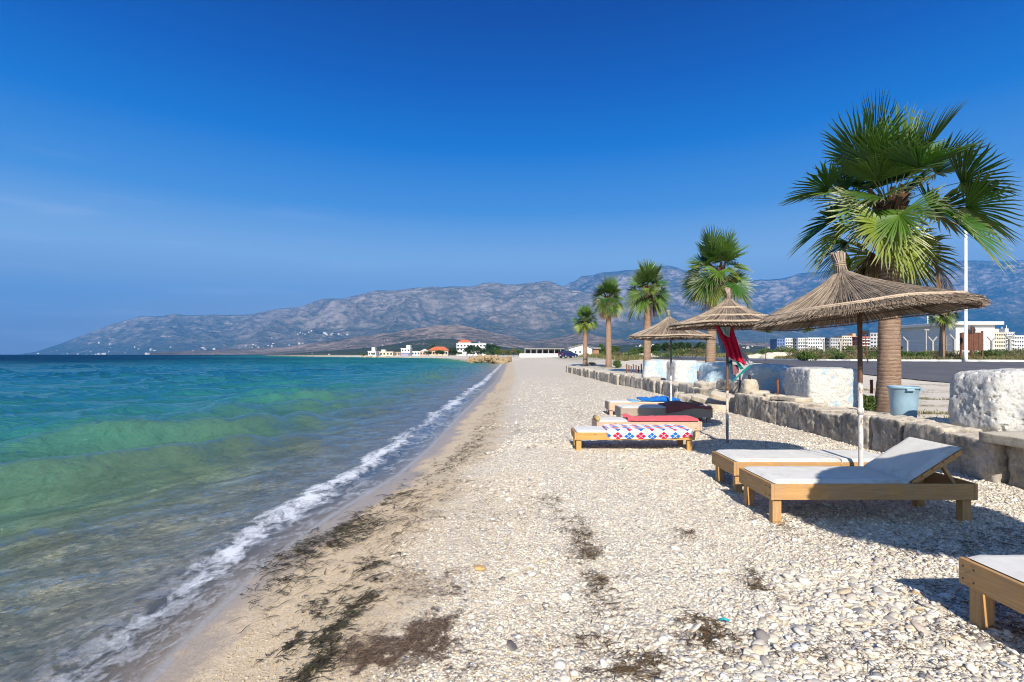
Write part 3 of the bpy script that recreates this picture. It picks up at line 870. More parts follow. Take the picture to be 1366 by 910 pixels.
for i, (px, py, D, sz, rz, tl) in enumerate([
        (975, 545, 15.2, (1.15, 0.55, 0.16), -25, (8, 10)), (950, 541, 15.9, (1.2, 0.5, 0.15), -38, (6, 14)), (938, 546, 15.4, (0.7, 0.45, 0.14), 20, (0, -6)),
        (957, 548, 14.9, (0.5, 0.36, 0.20), 5, (0, 4)), (922, 536, 16.8, (0.75, 0.6, 0.35), 30, (10, 0)), (946, 531, 17.4, (0.8, 0.6, 0.32), 12, (5, -8)),
        (968, 530, 17.2, (0.7, 0.6, 0.36), -10, (0, 6)), (985, 538, 15.9, (0.75, 0.6, 0.4), 15, (4, 4)), (912, 526, 18.6, (0.7, 0.5, 0.3), 50, (0, 8)),
        (930, 551, 14.8, (0.45, 0.3, 0.12), 70, (0, 0)), (1110, 528, 11.9, (0.5, 0.34, 0.16), 10, (0, 0)), (1098, 530, 11.8, (0.3, 0.26, 0.13), 40, (0, 0))]):
    X = PX(px, D)
    lbl = ['long tilted pale slab, nearest the pole with hanging towels', 'long tilted pale slab just left of the slab nearest the towel pole', 'pale flat stone at the left foot of the fallen slabs',
           'small whitish block lying on the shingle in front of the slabs', 'grey boulder closing the broken wall end', 'humped grey rock between broken wall ends', 'square grey rock behind the long tilted slabs',
           'upright grey rock ending the near wall', 'grey rock behind the broken wall end', 'small flat stone beside the maroon covered bed', 'low stone at the foot of the square white boulder', 'small round stone at the foot of the square white boulder'][i]
    zz = gz(X, D) - 0.03 + (0.13 if i in (0, 1) else 0) + (0.0 if i < 10 else 0.04)
    slab(px, py, D, sz, rz, lbl, tl, M_slab if i in (0, 1, 2, 3, 9, 10, 11) else M_block, z=zz, seed=10 + i, group='rubble fallen from the wall', k=7.0 if i > 3 else 14.0, amp=0.05)

# painted boulders
def mat_boulder(name, blue, seed, facing=-0.1):
    t = NT(name)
    co = t.co()
    n1 = t.noise(t.map(co, loc=(seed, seed * 2, 0)), 2.2, 6, 0.6)
    n2 = t.noise(co, 14.0, 7, 0.7); n3 = t.noise(co, 45.0, 5, 0.7)
    white = t.mix(t.rng(n2, 0.35, 0.62), (0.40,0.385,0.36), (0.66,0.65,0.62))
    bl = t.mix(t.rng(n2, 0.4, 0.6), (0.27,0.39,0.48), (0.46,0.56,0.62))  # blue paint, with bluish shade put into the same colour
    sp = t.n('SeparateXYZ', Vector=t.co('Generated'))
    m = t.math('ADD', n1, t.math('MULTIPLY', t.rng(sp.outputs['X'], 0.0, 1.0, -0.12, 0.10), 1.0))
    c = t.mix(t.rng(m, 0.60 - blue * 0.3, 0.63 - blue * 0.3), white, bl)
    chips = t.math('MULTIPLY', t.rng(t.math('ADD', t.math('MULTIPLY', n2, 0.6), t.math('MULTIPLY', n3, 0.4)), 0.525, 0.565), 0.9)
    c = t.mix(chips, c, t.mix(n3, (0.28,0.25,0.21), (0.50,0.45,0.38)))
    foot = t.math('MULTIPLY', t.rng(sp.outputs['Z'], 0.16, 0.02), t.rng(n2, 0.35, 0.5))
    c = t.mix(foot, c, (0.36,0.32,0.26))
    h = t.math('ADD', t.math('MULTIPLY', n2, 1.0), t.math('MULTIPLY', n3, 0.5))
    return t.end(t.pr(c, 0.95, t.bump(h, 0.022, 0.8), 0.05))
BO = [  # x, y, size, rz, blue, k, label, taper
    (7.62, 7.90, (1.62, 1.0, 0.98), 3, 0.10, 6, 'huge pitted white painted boulder with bluish top at the right edge, behind the blue tub', 0.06),
    (7.22, 12.25, (1.15, 1.25, 0.93), -3, 0.10, 14, 'square rough white boulder standing behind the near umbrella pole', 0.03),
    (7.70, 13.6, (1.15, 1.0, 0.88), 8, 0.75, 8, 'pale blue boulder, paint and shade in its colour, half hidden behind the square white boulder', 0.05),
    (7.40, 15.1, (1.6, 1.0, 0.98), -12, 0.50, 5, 'sloping white and blue boulder behind the two rusty stakes', 0.25),
    (6.88, 17.6, (1.2, 1.0, 0.98), 10, 1.1, 4.5, 'rounded sky blue boulder left of the pole with towels', 0.22),  # its blue also carries the palm crown's shade as colour
    (6.95, 21.4, (1.05, 1.0, 1.0), 5, 0.25, 8, 'white boulder with a flat bright face behind the third umbrella pole', 0.05),
    (7.55, 22.0, (0.8, 1.0, 0.92), -6, 1.0, 8, 'blue sided boulder touching the flat faced white one', 0.05),
    (7.15, 25.0, (1.9, 1.1, 0.98), -8, 0.55, 6, 'farthest long white and blue boulder, beside the third palm trunk', 0.12),
]
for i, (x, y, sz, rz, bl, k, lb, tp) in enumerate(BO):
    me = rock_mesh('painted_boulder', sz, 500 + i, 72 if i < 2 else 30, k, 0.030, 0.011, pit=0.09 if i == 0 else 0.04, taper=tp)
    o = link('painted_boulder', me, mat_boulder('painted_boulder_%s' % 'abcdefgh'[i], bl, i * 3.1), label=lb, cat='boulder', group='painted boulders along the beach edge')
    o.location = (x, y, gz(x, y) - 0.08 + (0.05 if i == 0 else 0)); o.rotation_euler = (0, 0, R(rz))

# rocky spit at the far end of the beach
jr = [rock_mesh('spit_rock', (rnd.uniform(1.6, 3.2), rnd.uniform(1.2, 2.4), rnd.uniform(0.7, 1.4)), 700 + i, 8, 4.0, 0.2, 0.08) for i in range(6)]
for i in range(34):
    f = i / 33
    px = 627 + 49 * f + rnd.uniform(-2, 2); D = 118 + rnd.uniform(-7, 9)
    X = PX(px, D)
    o = link('spit_rock', jr[i % 6], M_jet if i % 7 else M_jet, label='brown rock of the low spit where the beach meets the sea', cat='rock', group='brown rocks heaped at the far end of the beach')
    o.location = (X, D, max(gz(X, D), WL) - 0.30 + 0.75 * math.sin(math.pi * min(1, f * 1.15)) * rnd.uniform(0.3, 1.0) + 0.1)
    o.rotation_euler = (R(rnd.uniform(-15, 15)), R(rnd.uniform(-15, 15)), rnd.uniform(0, 6))
# pier wall and white stones in front of the far village
pw = MB()
pp = [(PX(686, 240), 240), (PX(640, 262), 262), (PX(585, 290), 290), (PX(530, 318), 318), (PX(484, 338), 338)]
sweep(pw, [(x, y, WL) for x, y in pp], 5.0, 0.75)
M_pier = mat_plain('pier_concrete', (0.55,0.50,0.42), 0.9, 0.15, 0.4)
pw.build('pier_wall', M_pier, label='long low pale quay wall running out in front of the far village', cat='quay wall')
for i in range(26):
    f = (i + 0.5) / 26
    px = 480 + f * 170 + rnd.uniform(-2, 2); D = float(np.interp(px, [484, 530, 585, 640, 686], [338, 318, 290, 262, 240])) - rnd.uniform(4, 7)
    o = link('quay_stone', jr[i % 6], M_white_rock, label='whitish stone lying in the water along the far quay wall', cat='rock', group='white stones along the far quay wall')
    o.location = (PX(px, D), D, WL - 0.35); o.rotation_euler = (0, 0, rnd.uniform(0, 6))

# ------------------------------------------------------------------ fan palms
def mat_leaf():
    t = NT('palm_leaf')
    c = t.attr('Col', True)
    c = t.mix(t.rng(t.noise(t.co(), 6.0, 4), 0.3, 0.7, 0.0, 0.35), c, t.mix(1.0, c, (0.55,0.62,0.5), 'MULTIPLY'))
    p = t.pr(c, 0.42, None, 0.5)
    tr = t.n('BsdfTranslucent', Color=t.mix(1.0, c, (1.3,1.4,0.5), 'MULTIPLY'))
    mx = t.n('MixShader'); mx.inputs[0].default_value = 0.22; t.set(mx.inputs[1], p.outputs[0]); t.set(mx.inputs[2], tr)
    return t.end(mx)
M_leaf = mat_leaf()
def mat_trunk():
    t = NT('palm_trunk')
    co = t.co()
    sp = t.n('SeparateXYZ', Vector=co)
    w = t.n('TexWave', {'wave_type': 'BANDS', 'bands_direction': 'Z', 'wave_profile': 'SAW'}, Vector=co, Scale=4.2, Distortion=2.6, Detail=3.0).outputs['Fac']
    v = t.map(co, (1.0, 1.0, 7.0)); n = t.noise(v, 9.0, 7, 0.7, 0.4); n2 = t.noise(co, 3.0, 5)
    c = t.ramp(t.math('ADD', t.math('MULTIPLY', n, 0.75), t.math('MULTIPLY', w, 0.25)), [(0.3,(0.11,0.065,0.042)), (0.5,(0.26,0.165,0.11)), (0.72,(0.42,0.29,0.20))])
    c = t.mix(t.rng(n2, 0.4, 0.7, 0, 0.35), c, (0.32,0.27,0.22))
    c = t.mix(t.rng(t.math('ADD', sp.outputs['Z'], t.math('MULTIPLY', n2, 0.3)), 0.55, 0.12), c, (0.13,0.095,0.07))
    h = t.math('ADD', t.math('MULTIPLY', w, 0.25), n)
    return t.end(t.pr(c, 0.9, t.bump(h, 0.022, 0.9), 0.1))
M_trunk = mat_trunk()
M_boot = mat_plain('leaf_base_fibre', (0.12,0.070,0.042), 0.9, 0.45, 14.0, 0.1, 0.02)

def crown_meshes(seed, nleaf, Rl, Lp, e_hi=86, e_lo=-38, yellow=3, dead=3, nseg=36, dead_az=None):
    """two meshes: living fan leaves, and dead hanging ones; origin at the growing point"""
    r = random.Random(seed)
    out = []
    for part in ('live', 'dead'):
        Vs = []; Fs = []; Cs = []; n0 = 0
        cnt = nleaf if part == 'live' else dead
        for i in range(cnt):
            f = i / max(1, cnt - 1)
            if part == 'live':
                az = i * 2.39996 + r.uniform(-0.3, 0.3)
                el = R(e_hi + (e_lo - e_hi) * (f ** 0.92) + r.uniform(-10, 10))
                hang = i >= cnt - 3
                if hang: el = R(-44 + r.uniform(-6, 6))
                lp = Lp * r.uniform(0.55, 1.0) * (0.75 + 0.35 * min(1, f * 1.5)) * r.uniform(0.85, 1.15)
                rl = Rl * r.uniform(0.9, 1.12) * (1.05 - 0.05 * f)
                if hang: lp *= 0.6; rl *= 0.78
            else:
                az = (dead_az[i % len(dead_az)] if dead_az else i * 2.39996 + 1.0) + r.uniform(-0.2, 0.2)
                el = R(r.uniform(-62, -38)); lp = Lp * r.uniform(0.45, 0.85); rl = Rl * r.uniform(0.7, 0.95)
            ca, sa = math.cos(az), math.sin(az)
            d0 = Vector((ca * math.cos(el), sa * math.cos(el), math.sin(el)))
            S = Vector((-sa, ca, 0))
            o = Vector((ca * 0.10, sa * 0.10, -0.35 * f if part == 'live' else -0.45))
            # petiole: bends down on the way out
            sagp = (0.10 + 0.32 * f) if part == 'live' else 0.5
            pts = []
            for k in range(6):
                u = k / 5
                p = o + d0 * (lp * u) + Vector((0, 0, -sagp * lp * u * u * 0.6 * math.cos(el)))
                pts.append(p)
            D = (pts[-1] - pts[-2]).normalized()
            D = (D + Vector((0, 0, -0.12 - 0.3 * f))).normalized() if part == 'live' else (D + Vector((0, 0, -1.6))).normalized()
            roll = r.uniform(-0.5, 0.5)
            S = (S - D * S.dot(D)).normalized()
            N = S.cross(D).normalized() * -1
            if N.z < 0: N = -N
            S2 = S * math.cos(roll) + N * math.sin(roll); N2 = N * math.cos(roll) - S * math.sin(roll)
            if part == 'live':
                if f > 1 - yellow / cnt or (f > 0.45 and r.random() < 0.18): base = (0.19, 0.25, 0.025)
                elif r.random() < 0.42: base = (0.085, 0.165, 0.018)
                else: base = (0.030 + 0.02 * r.random(), 0.075 + 0.04 * r.random(), 0.011)
                tipc = (0.36, 0.33, 0.18) if f > 0.5 else (0.16, 0.22, 0.07)
                petc = (0.20, 0.22, 0.06) if f < 0.8 else (0.34, 0.22, 0.06)
            else:
                base = (0.13 + 0.07 * r.random(), 0.080, 0.040); tipc = (0.30, 0.21, 0.12); petc = (0.25, 0.15, 0.08)
            # petiole strip (three-sided)
            for k, p in enumerate(pts):
                w = 0.022 * (1 - 0.5 * k / 5)
                Vs += [p + S * w, p - S * w, p + N * w * 0.9]
                Cs += [petc] * 3
            for k in range(5):
                a = n0 + 3 * k; b = a + 3
                Fs += [(a, a+1, b+1, b), (a+1, a+2, b+2, b+1), (a+2, a, b, b+2)]
            n0 += 18
            hub = pts[-1]
            spread = R(r.uniform(100, 128)) if part == 'live' else R(r.uniform(28, 45))
            da = 2 * spread / nseg
            droop = (0.05 + 0.42 * f * f + r.uniform(0, 0.14)) if part == 'live' else 0.35
            for j in range(nseg):
                a = -spread + da * (j + 0.5) + r.uniform(-0.25, 0.25) * da
                fold = 0.30 * abs(math.sin(a)) ** 1.2
                dr = (D * math.cos(a) + S2 * math.sin(a) + N2 * fold).normalized()
                sd = (S2 * math.cos(a) - D * math.sin(a)).normalized()
                Ls = rl * (0.80 + 0.20 * math.cos(a * 0.7)) * r.uniform(0.93, 1.05)
                up = N2
                tw = r.uniform(0.6, 1.5) * droop
                split = r.uniform(0.45, 0.62)
                cvar = r.uniform(0.8, 1.2)
                for q, u in enumerate((0.0, 0.3, split, 0.8, 1.0)):
                    wv = (0.008, da * 0.3 * Ls * 0.55, da * split * Ls * 0.50, 0.017 * Rl, 0.0015)[q]
                    if u > split: wv = min(wv, da * split * Ls * 0.4)
                    sag = tw * Ls * 0.55 * (max(0, u - 0.25) ** 2.2)
                    c = hub + dr * (Ls * u) + Vector((0, 0, -sag)) + sd * (r.uniform(-0.04, 0.04) * Ls if u > 0.7 else 0)
                    mixf = max(0, (u - 0.72) / 0.28)
                    cc = tuple((base[m] * (1 - mixf) + tipc[m] * mixf) * cvar for m in range(3))
                    Vs += [c - sd * wv, c + up * (wv * 0.55), c + sd * wv]
                    Cs += [cc] * 3
                for q in range(4):
                    A = n0 + 3 * q; B = A + 3
                    Fs += [(A, A+1, B+1, B), (A+1, A+2, B+2, B+1)]
                n0 += 15
        V = np.array([tuple(v) for v in Vs]) if Vs else np.zeros((3, 3)); C_ = np.array(Cs) if Cs else np.zeros((3, 3))
        Fq = np.array(Fs) if Fs else np.array([[0, 1, 2, 2]])
        out.append(np_mesh('crown' if part == 'live' else 'dead_fronds', V, Fq, {'Col': C_}, smooth=False))
    return out

def palm(x, y, hub_z, r0, r1, lean, meshes, crown_scale, label, rz=0.0, boots=True, zb=None, grp='palms behind the beach wall'):
    z0 = (gz(x, y) - 0.08) if zb is None else zb
    H = hub_z - z0
    root = empty('fan_palm', (x, y, z0), 0, label=label, cat='palm tree', group=grp)
    tb = MB()
    n = 40; prof = []
    for i in range(n + 1):
        u = i / n
        fl = math.exp(-u * H / 0.35)
        rad = r0 * 0.82 + (r1 - r0 * 0.82) * u + 0.22 * r0 * fl
        rad *= 1 + 0.018 * math.sin(i * 2.4) + 0.012 * math.sin(i * 5.1)
        prof.append((u, rad))
    vs = []; seg = 28
    for u, rad in prof:
        cx = lean[0] * u * u; cy = lean[1] * u * u
        for k in range(seg):
            a = 2 * math.pi * k / seg
            w = 1 + 0.03 * math.sin(3 * a + u * 9) + 0.02 * math.sin(7 * a - u * 31)
            vs.append((cx + rad * w * math.cos(a), cy + rad * w * math.sin(a), u * (H - 0.1)))
    fs = [(i*seg+k, i*seg+(k+1) % seg, (i+1)*seg+(k+1) % seg, (i+1)*seg+k) for i in range(n) for k in range(seg)]
    fs.append(tuple(n*seg + k for k in range(seg)))
    tb.add(vs, fs, None, True)
    tb.build('trunk', M_trunk, root)
    bt = MB(); rr = random.Random(int(x * 100))
    for i in range(46):          # cut leaf bases under the crown
        a = i * 2.39996; u = i / 45
        zz = H - 0.95 * u - 0.02; ra = r1 * (0.95 + 0.15 * (1 - u))
        c = Vector((lean[0] + ra * math.cos(a), lean[1] + ra * math.sin(a), zz))
        d = Vector((math.cos(a) * 0.55, math.sin(a) * 0.55, 1)).normalized()
        Lb = rr.uniform(0.16, 0.36) * (1.15 - 0.6 * u)
        M = Matrix.Translation(c) @ d.to_track_quat('Z', 'Y').to_matrix().to_4x4() @ Matrix.Rotation(a, 4, 'Z')
        bt.box((-0.014, -0.05, -0.1), (0.022, 0.05, Lb), None, M)
    bt.build('leaf_bases', M_boot, root)
    c = link('crown', meshes[0], M_leaf, root)
    c.location = (lean[0], lean[1], H); c.rotation_euler = (0, 0, rz); c.scale = (crown_scale * 0.80, crown_scale * 0.80, crown_scale * 1.06)
    d = link('dead_fronds', meshes[1], M_leaf, root)
    d.location = (lean[0], lean[1], H); d.rotation_euler = (0, 0, rz); d.scale = (crown_scale * 0.9, crown_scale * 0.9, crown_scale)
    return root
CR1 = crown_meshes(5, 36, 1.20, 1.38, 74, -22, yellow=4, dead=6, nseg=40, dead_az=[-0.5, 0.15, -1.0, 0.6, 2.6, -0.2])
CR2 = crown_meshes(8, 36, 1.15, 1.2, 76, -30, yellow=5, dead=1, nseg=34)
CR3 = crown_meshes(21, 34, 1.1, 1.15, 76, -36, yellow=6, dead=2, nseg=30)
CR4 = crown_meshes(33, 34, 1.1, 1.0, 76, -36, yellow=5, dead=7, nseg=28)
CR5 = crown_meshes(44, 32, 1.05, 0.9, 76, -40, yellow=7, dead=0, nseg=26)
palm(7.72, 10.75, 4.78, 0.255, 0.170, (0.02, 0.0), CR1, 0.96, 'tallest nearest fan palm with a thick trunk standing behind the blue tub', 2.4)
palm(9.05, 24.0, 5.55, 0.27, 0.20, (0.35, 0.0), CR2, 0.97, 'second nearest fan palm with yellow lower fronds, behind the umbrella with hanging towels', 0.6)
palm(8.05, 31.3, 5.60, 0.27, 0.20, (0.1, 0.0), CR3, 0.93, 'middle fan palm of the five, standing beside the farthest painted boulder', 1.9)
palm(8.65, 47.0, 6.85, 0.32, 0.22, (0.0, 0.0), CR4, 1.05, 'fan palm with a skirt of brown dead fronds, second from the far end', 2.7)
palm(7.95, 57.0, 5.5, 0.30, 0.22, (0.0, 0.0), CR5, 1.0, 'farthest and shortest fan palm of the beach row, in front of the white house', 4.1)
palm(34.4, 42.0, 4.9, 0.26, 0.15, (0.12, 0.0), CR5, 0.72, 'small thin palm across the road in front of the white flat-roofed building', 0.3, grp='palms across the road')
palm(7.95, -1.3, 4.6, 0.31, 0.21, (0.0, 0.0), CR1, 1.0, 'fan palm standing behind the viewer, only its shadow reaching the right boulder', 2.2)

# ------------------------------------------------------------------ straw umbrellas
def mat_reed():
    t = NT('dry_reed')
    c = t.attr('Col', True)
    n = t.noise(t.co(), 9.0, 6, 0.7)
    c = t.mix(t.rng(n, 0.35, 0.65, 0.0, 0.55), c, t.mix(1.0, c, (0.45,0.42,0.40), 'MULTIPLY'))
    return t.end(t.pr(c, 0.85, None, 0.15))
M_reed = mat_reed()
M_rope = mat_plain('reed_band', (0.46,0.36,0.26), 0.85, 0.25, 30.0)
def mat_pole(name, zsplit, upper, lower, rust, ztop=0.35):
    t = NT(name)
    co = t.co(); sp = t.n('SeparateXYZ', Vector=co)
    n = t.noise(t.map(co, (1, 1, 0.25)), 16.0, 7, 0.75); n2 = t.noise(co, 60, 4)
    z = t.math('ADD', sp.outputs['Z'], t.math('MULTIPLY', t.math('SUBTRACT', n, 0.5), 0.12))
    c = t.mix(t.rng(z, zsplit - 0.01, zsplit + 0.01), lower, upper)
    c = t.mix(t.rng(z, ztop + 0.05, ztop - 0.05), c, (0.22,0.22,0.23))
    c = t.mix(t.rng(n, 0.54, 0.60, 0, 0.9), c, rust)
    return t.end(t.pr(c, 0.6, t.bump(n, 0.003, 0.6), 0.35))
REED = [(0.30,0.235,0.175), (0.40,0.32,0.245), (0.23,0.18,0.135), (0.46,0.38,0.30), (0.17,0.13,0.10), (0.34,0.27,0.20)]
def umbrella(x, y, rimz, Rr, Hc, prof, label, n_reed, pole_mat, pole_r=0.026, tilt=(0, 0), apex=(0, 0), knob=0.22, knob_r=0.07, bands=(0.9,), seed=1,
             pole_lean=(0, 0), z0=None, grp='straw beach umbrellas'):
    r = random.Random(seed)
    zb = gz(x, y) if z0 is None else z0
    root = empty('straw_umbrella', (x, y, zb), 0, label=label, cat='beach umbrella', group=grp)
    hz = rimz - zb
    pm = MB()
    top = Vector((pole_lean[0], pole_lean[1], hz + Hc * 0.7))
    pm.tube([(0, 0, -0.25), (0, 0, 0.0), top * 0.33, top * 0.66, top], [pole_r * 1.05, pole_r, pole_r * 0.98, pole_r * 0.96, pole_r * 0.9], 14)
    pm.tube([top * 0.40 + Vector((0, 0, -0.03)), top * 0.40 + Vector((0, 0, 0.04))], pole_r * 1.3, 14)
    pm.build('pole', pole_mat, root)
    Mx = Matrix.Translation(Vector((pole_lean[0], pole_lean[1], hz))) @ Euler((R(tilt[0]), R(tilt[1]), 0)).to_matrix().to_4x4()
    rp = [p[0] for p in prof]; zp = [p[1] for p in prof]
    def surf(a, rho, off=0.0):
        z = Hc * float(np.interp(rho, rp, zp)) + off
        f = max(0.0, 1 - rho) ** 1.2
        wob = 1 + 0.014 * math.sin(2 * a + seed) + 0.010 * math.sin(5 * a + seed * 2) + 0.005 * math.sin(11 * a)
        sagz = -0.010 * math.sin(3 * a + seed) * rho - 0.005 * math.sin(8 * a + 2 * seed) * rho
        return Vector((Rr * rho * wob * math.cos(a) + apex[0] * f, Rr * rho * wob * math.sin(a) + apex[1] * f, z + sagz))
    # reeds
    cm = MB()
    rad = math.pi * Rr / n_reed * 0.95
    for i in range(n_reed * 2):
        layer = i % 2
        a = 2 * math.pi * (i + r.uniform(-0.8, 0.8)) / (n_reed * 2)
        start = r.choice([0.02, 0.02, 0.12, 0.28, 0.45]) if layer else r.choice([0.02, 0.1, 0.25, 0.4, 0.6])
        end = 1.0 + r.uniform(-0.045, 0.03) - (0.03 if layer else 0)
        off0 = r.uniform(0.004, 0.018) if layer else r.uniform(-0.030, -0.006)
        dr = r.uniform(-0.05, 0.05)
        pts = []
        for k in range(6):
            u = k / 5; rho = start + (end - start) * u
            aa = a + dr * (1 - rho) * 1.5
            pts.append(surf(aa, rho, off0 * (0.5 + 0.8 * rho) + r.uniform(-0.004, 0.004) - (0.008 if not layer else 0.0) * rho))
        col = r.choice(REED); q = r.uniform(0.8, 1.2)
        if r.random() < 0.05: col = (0.08, 0.06, 0.05)
        col = tuple(c * q for c in col)
        rr = rad * r.uniform(0.7, 1.25)
        vs = []
        for k, p in enumerate(pts):
            aa = a
            s_ = Vector((-math.sin(aa), math.cos(aa), 0)); rr2 = rr * (0.55 + 0.45 * (start + (end - start) * k / 5))
            vs += [p + s_ * rr2, p - s_ * rr2, p + Vector((0, 0, rr2 * 1.1)), p - Vector((0, 0, rr2 * 1.1))]
        fs = []
        for k in range(5):
            A = 4*k; B = A + 4
            fs += [(A, A+2, B+2, B), (A+2, A+1, B+1, B+2), (A+1, A+3, B+3, B+1), (A+3, A, B, B+3)]
        fs.append((20, 22, 21, 23))
        cm.add([tuple(Mx @ v) for v in vs], fs, col)
    # closed shell between the two reed layers, added to block light leaks
    na = 72; nr_ = 12; vs = []
    for sgn in (0.0, -0.022):
        for j in range(nr_ + 1):
            for k in range(na):
                vs.append(tuple(Mx @ surf(2 * math.pi * k / na, 0.02 + 0.94 * j / nr_, sgn)))
    fs = []; h_ = (nr_ + 1) * na
    for j in range(nr_):
        for k in range(na):
            a_, b_, c_, d_ = j*na+k, j*na+(k+1) % na, (j+1)*na+(k+1) % na, (j+1)*na+k
            fs += [(a_, d_, c_, b_), (h_+a_, h_+b_, h_+c_, h_+d_)]
    for k in range(na):
        a_, b_ = nr_*na+k, nr_*na+(k+1) % na
        fs.append((a_, h_+a_, h_+b_, b_))
    cm.add(vs, fs, (0.20, 0.155, 0.115))
    cm.build('thatch', M_reed, root, col=True)
    # frame of sticks under the thatch
    fm = MB()
    for i in range(9):
        a = 2 * math.pi * i / 9 + 0.2
        fm.tube([Mx @ surf(a, 0.04, -0.055), Mx @ surf(a, 0.5, -0.055), Mx @ surf(a, 0.97, -0.055)], 0.009, 5, (0.12, 0.085, 0.06))
    for rho in (0.3, 0.55, 0.8, 0.96):
        fm.tube([Mx @ surf(2 * math.pi * k / 40, rho, -0.045) for k in range(41)], 0.006, 5, (0.14, 0.10, 0.07), cap=False)
    fm.build('stick_frame', M_reed, root, col=True)
    for b in bands:
        bm_ = MB()
        bm_.tube([Mx @ surf(2 * math.pi * k / 60, b, 0.026) for k in range(61)], 0.011, 6, cap=False)
        bm_.tube([Mx @ surf(2 * math.pi * k / 60, b + 0.012, 0.016) for k in range(61)], 0.008, 6, cap=False)
        bm_.build('reed_band', M_rope, root)
    # tied tuft on top
    km = MB()
    for i in range(110):
        a = 2.39996 * i; q = math.sqrt((i + 0.5) / 110)
        b0 = surf(0, 0.0, -0.05) + Vector((knob_r * 0.85 * q * math.cos(a), knob_r * 0.85 * q * math.sin(a), 0))
        w1 = surf(0, 0.0, knob * 0.30) + Vector((knob_r * 0.62 * q * math.cos(a), knob_r * 0.62 * q * math.sin(a), 0))
        t1 = surf(0, 0.0, knob * r.uniform(0.88, 1.05)) + Vector((knob_r * 1.0 * q * math.cos(a) - 0.02, knob_r * 1.0 * q * math.sin(a), 0))
        km.tube([Mx @ b0, Mx @ w1, Mx @ t1], 0.0085, 4, tuple(c * r.uniform(0.9, 1.35) for c in r.choice(REED)))
    tz = surf(0, 0, knob * 0.30)
    for dz in (-0.02, 0.0, 0.02):
        km.tube([Mx @ (tz + Vector((knob_r * 0.70 * math.cos(k * 0.5236), knob_r * 0.70 * math.sin(k * 0.5236), dz))) for k in range(13)], 0.009, 5, (0.35, 0.28, 0.2), cap=False)
    km.build('tied_top', M_reed, root, col=True)
    return root
MP1 = mat_pole('rusty_pole_near', 1.28, (0.10,0.055,0.035), (0.62,0.58,0.52), (0.20,0.085,0.04), 0.30)
MP2 = mat_pole('rusty_pole_towels', 0.95, (0.14,0.08,0.05), (0.60,0.52,0.42), (0.16,0.06,0.03), 0.42)
MP3 = mat_pole('metal_pole_third', 1.05, (0.15,0.14,0.14), (0.70,0.68,0.65), (0.25,0.22,0.2), 0.40)
PR1 = [(0,1),(0.06,0.91),(0.18,0.74),(0.44,0.49),(0.75,0.22),(1,0)]
PR2 = [(0,1),(0.07,0.86),(0.26,0.60),(0.30,0.56),(0.60,0.28),(1,0)]
PR3 = [(0,1),(0.10,0.82),(0.30,0.58),(0.6,0.30),(1,0)]
umbrella(3.90, 5.86, 2.03, 1.05, 0.545, PR1, 'nearest large straw umbrella with a thick tied tuft, over the two near loungers', 1250, MP1, 0.026,
         tilt=(-3.6, -4.4), apex=(-0.15, 0), knob=0.185, knob_r=0.078, bands=(0.88,), seed=3, pole_lean=(-0.02, 0.0))
umbrella(3.84, 9.36, 2.11, 1.04, 0.50, PR2, 'bell-shaped straw umbrella in two tiers with towels hanging under it', 620, MP2, 0.024,
         tilt=(0, -0.5), apex=(0.03, 0), knob=0.17, knob_r=0.05, bands=(0.28, 0.62, 0.97), seed=5)
umbrella(4.06, 13.4, 2.03, 1.04, 0.56, PR3, 'farthest straw umbrella, over the beds with maroon and blue towels', 480, MP3, 0.024,
         tilt=(0, 0.6), apex=(-0.06, 0), knob=0.13, knob_r=0.045, bands=(0.97,), seed=9)
umbrella(3.72, 2.02, 2.05, 1.06, 0.5, PR1, 'straw umbrella beside the viewer, beyond the right edge, shading the near lounger', 420, MP1, 0.026, seed=12)

# ------------------------------------------------------------------ wooden beds
WOODS = {
 'honey': ((0.56,0.33,0.13), (0.33,0.17,0.065), 0.30), 'orange': ((0.62,0.35,0.11), (0.42,0.20,0.055), 0.15),
 'pink': ((0.60,0.42,0.30), (0.46,0.29,0.19), 0.25), 'grey': ((0.42,0.33,0.26), (0.25,0.19,0.14), 1.0)}
WM = {k: [mat_wood(f'{k}_wood_{"xyz"[a]}', a, *v) for a in range(3)] for k, v in WOODS.items()}
def mat_cloth(name, c, stain=None, amt=0.3, rough=0.9, bumpd=0.006, sc=5.0):
    t = NT(name)
    co = t.co()
    n = t.noise(co, sc, 5, 0.6); w = t.noise(co, 220.0, 2)
    col = t.mix(t.rng(n, 0.35, 0.7, 0, 1), tuple(x * 0.86 for x in c), c)
    if stain: col = t.mix(t.rng(t.noise(t.map(co, (1, 1.6, 1)), 2.2, 7, 0.7), 0.55, 0.72, 0, amt), col, stain)
    h = t.math('ADD', n, t.math('MULTIPLY', w, 0.15))
    return t.end(t.pr(col, rough, t.bump(h, bumpd, 0.8), 0.12, Sheen_Weight=0.1))
M_pad = mat_cloth('canvas_pad', (0.70,0.675,0.62), (0.36,0.28,0.18), 0.8)
M_padw = mat_cloth('white_pad', (0.70,0.68,0.63), (0.55,0.48,0.38), 0.2)
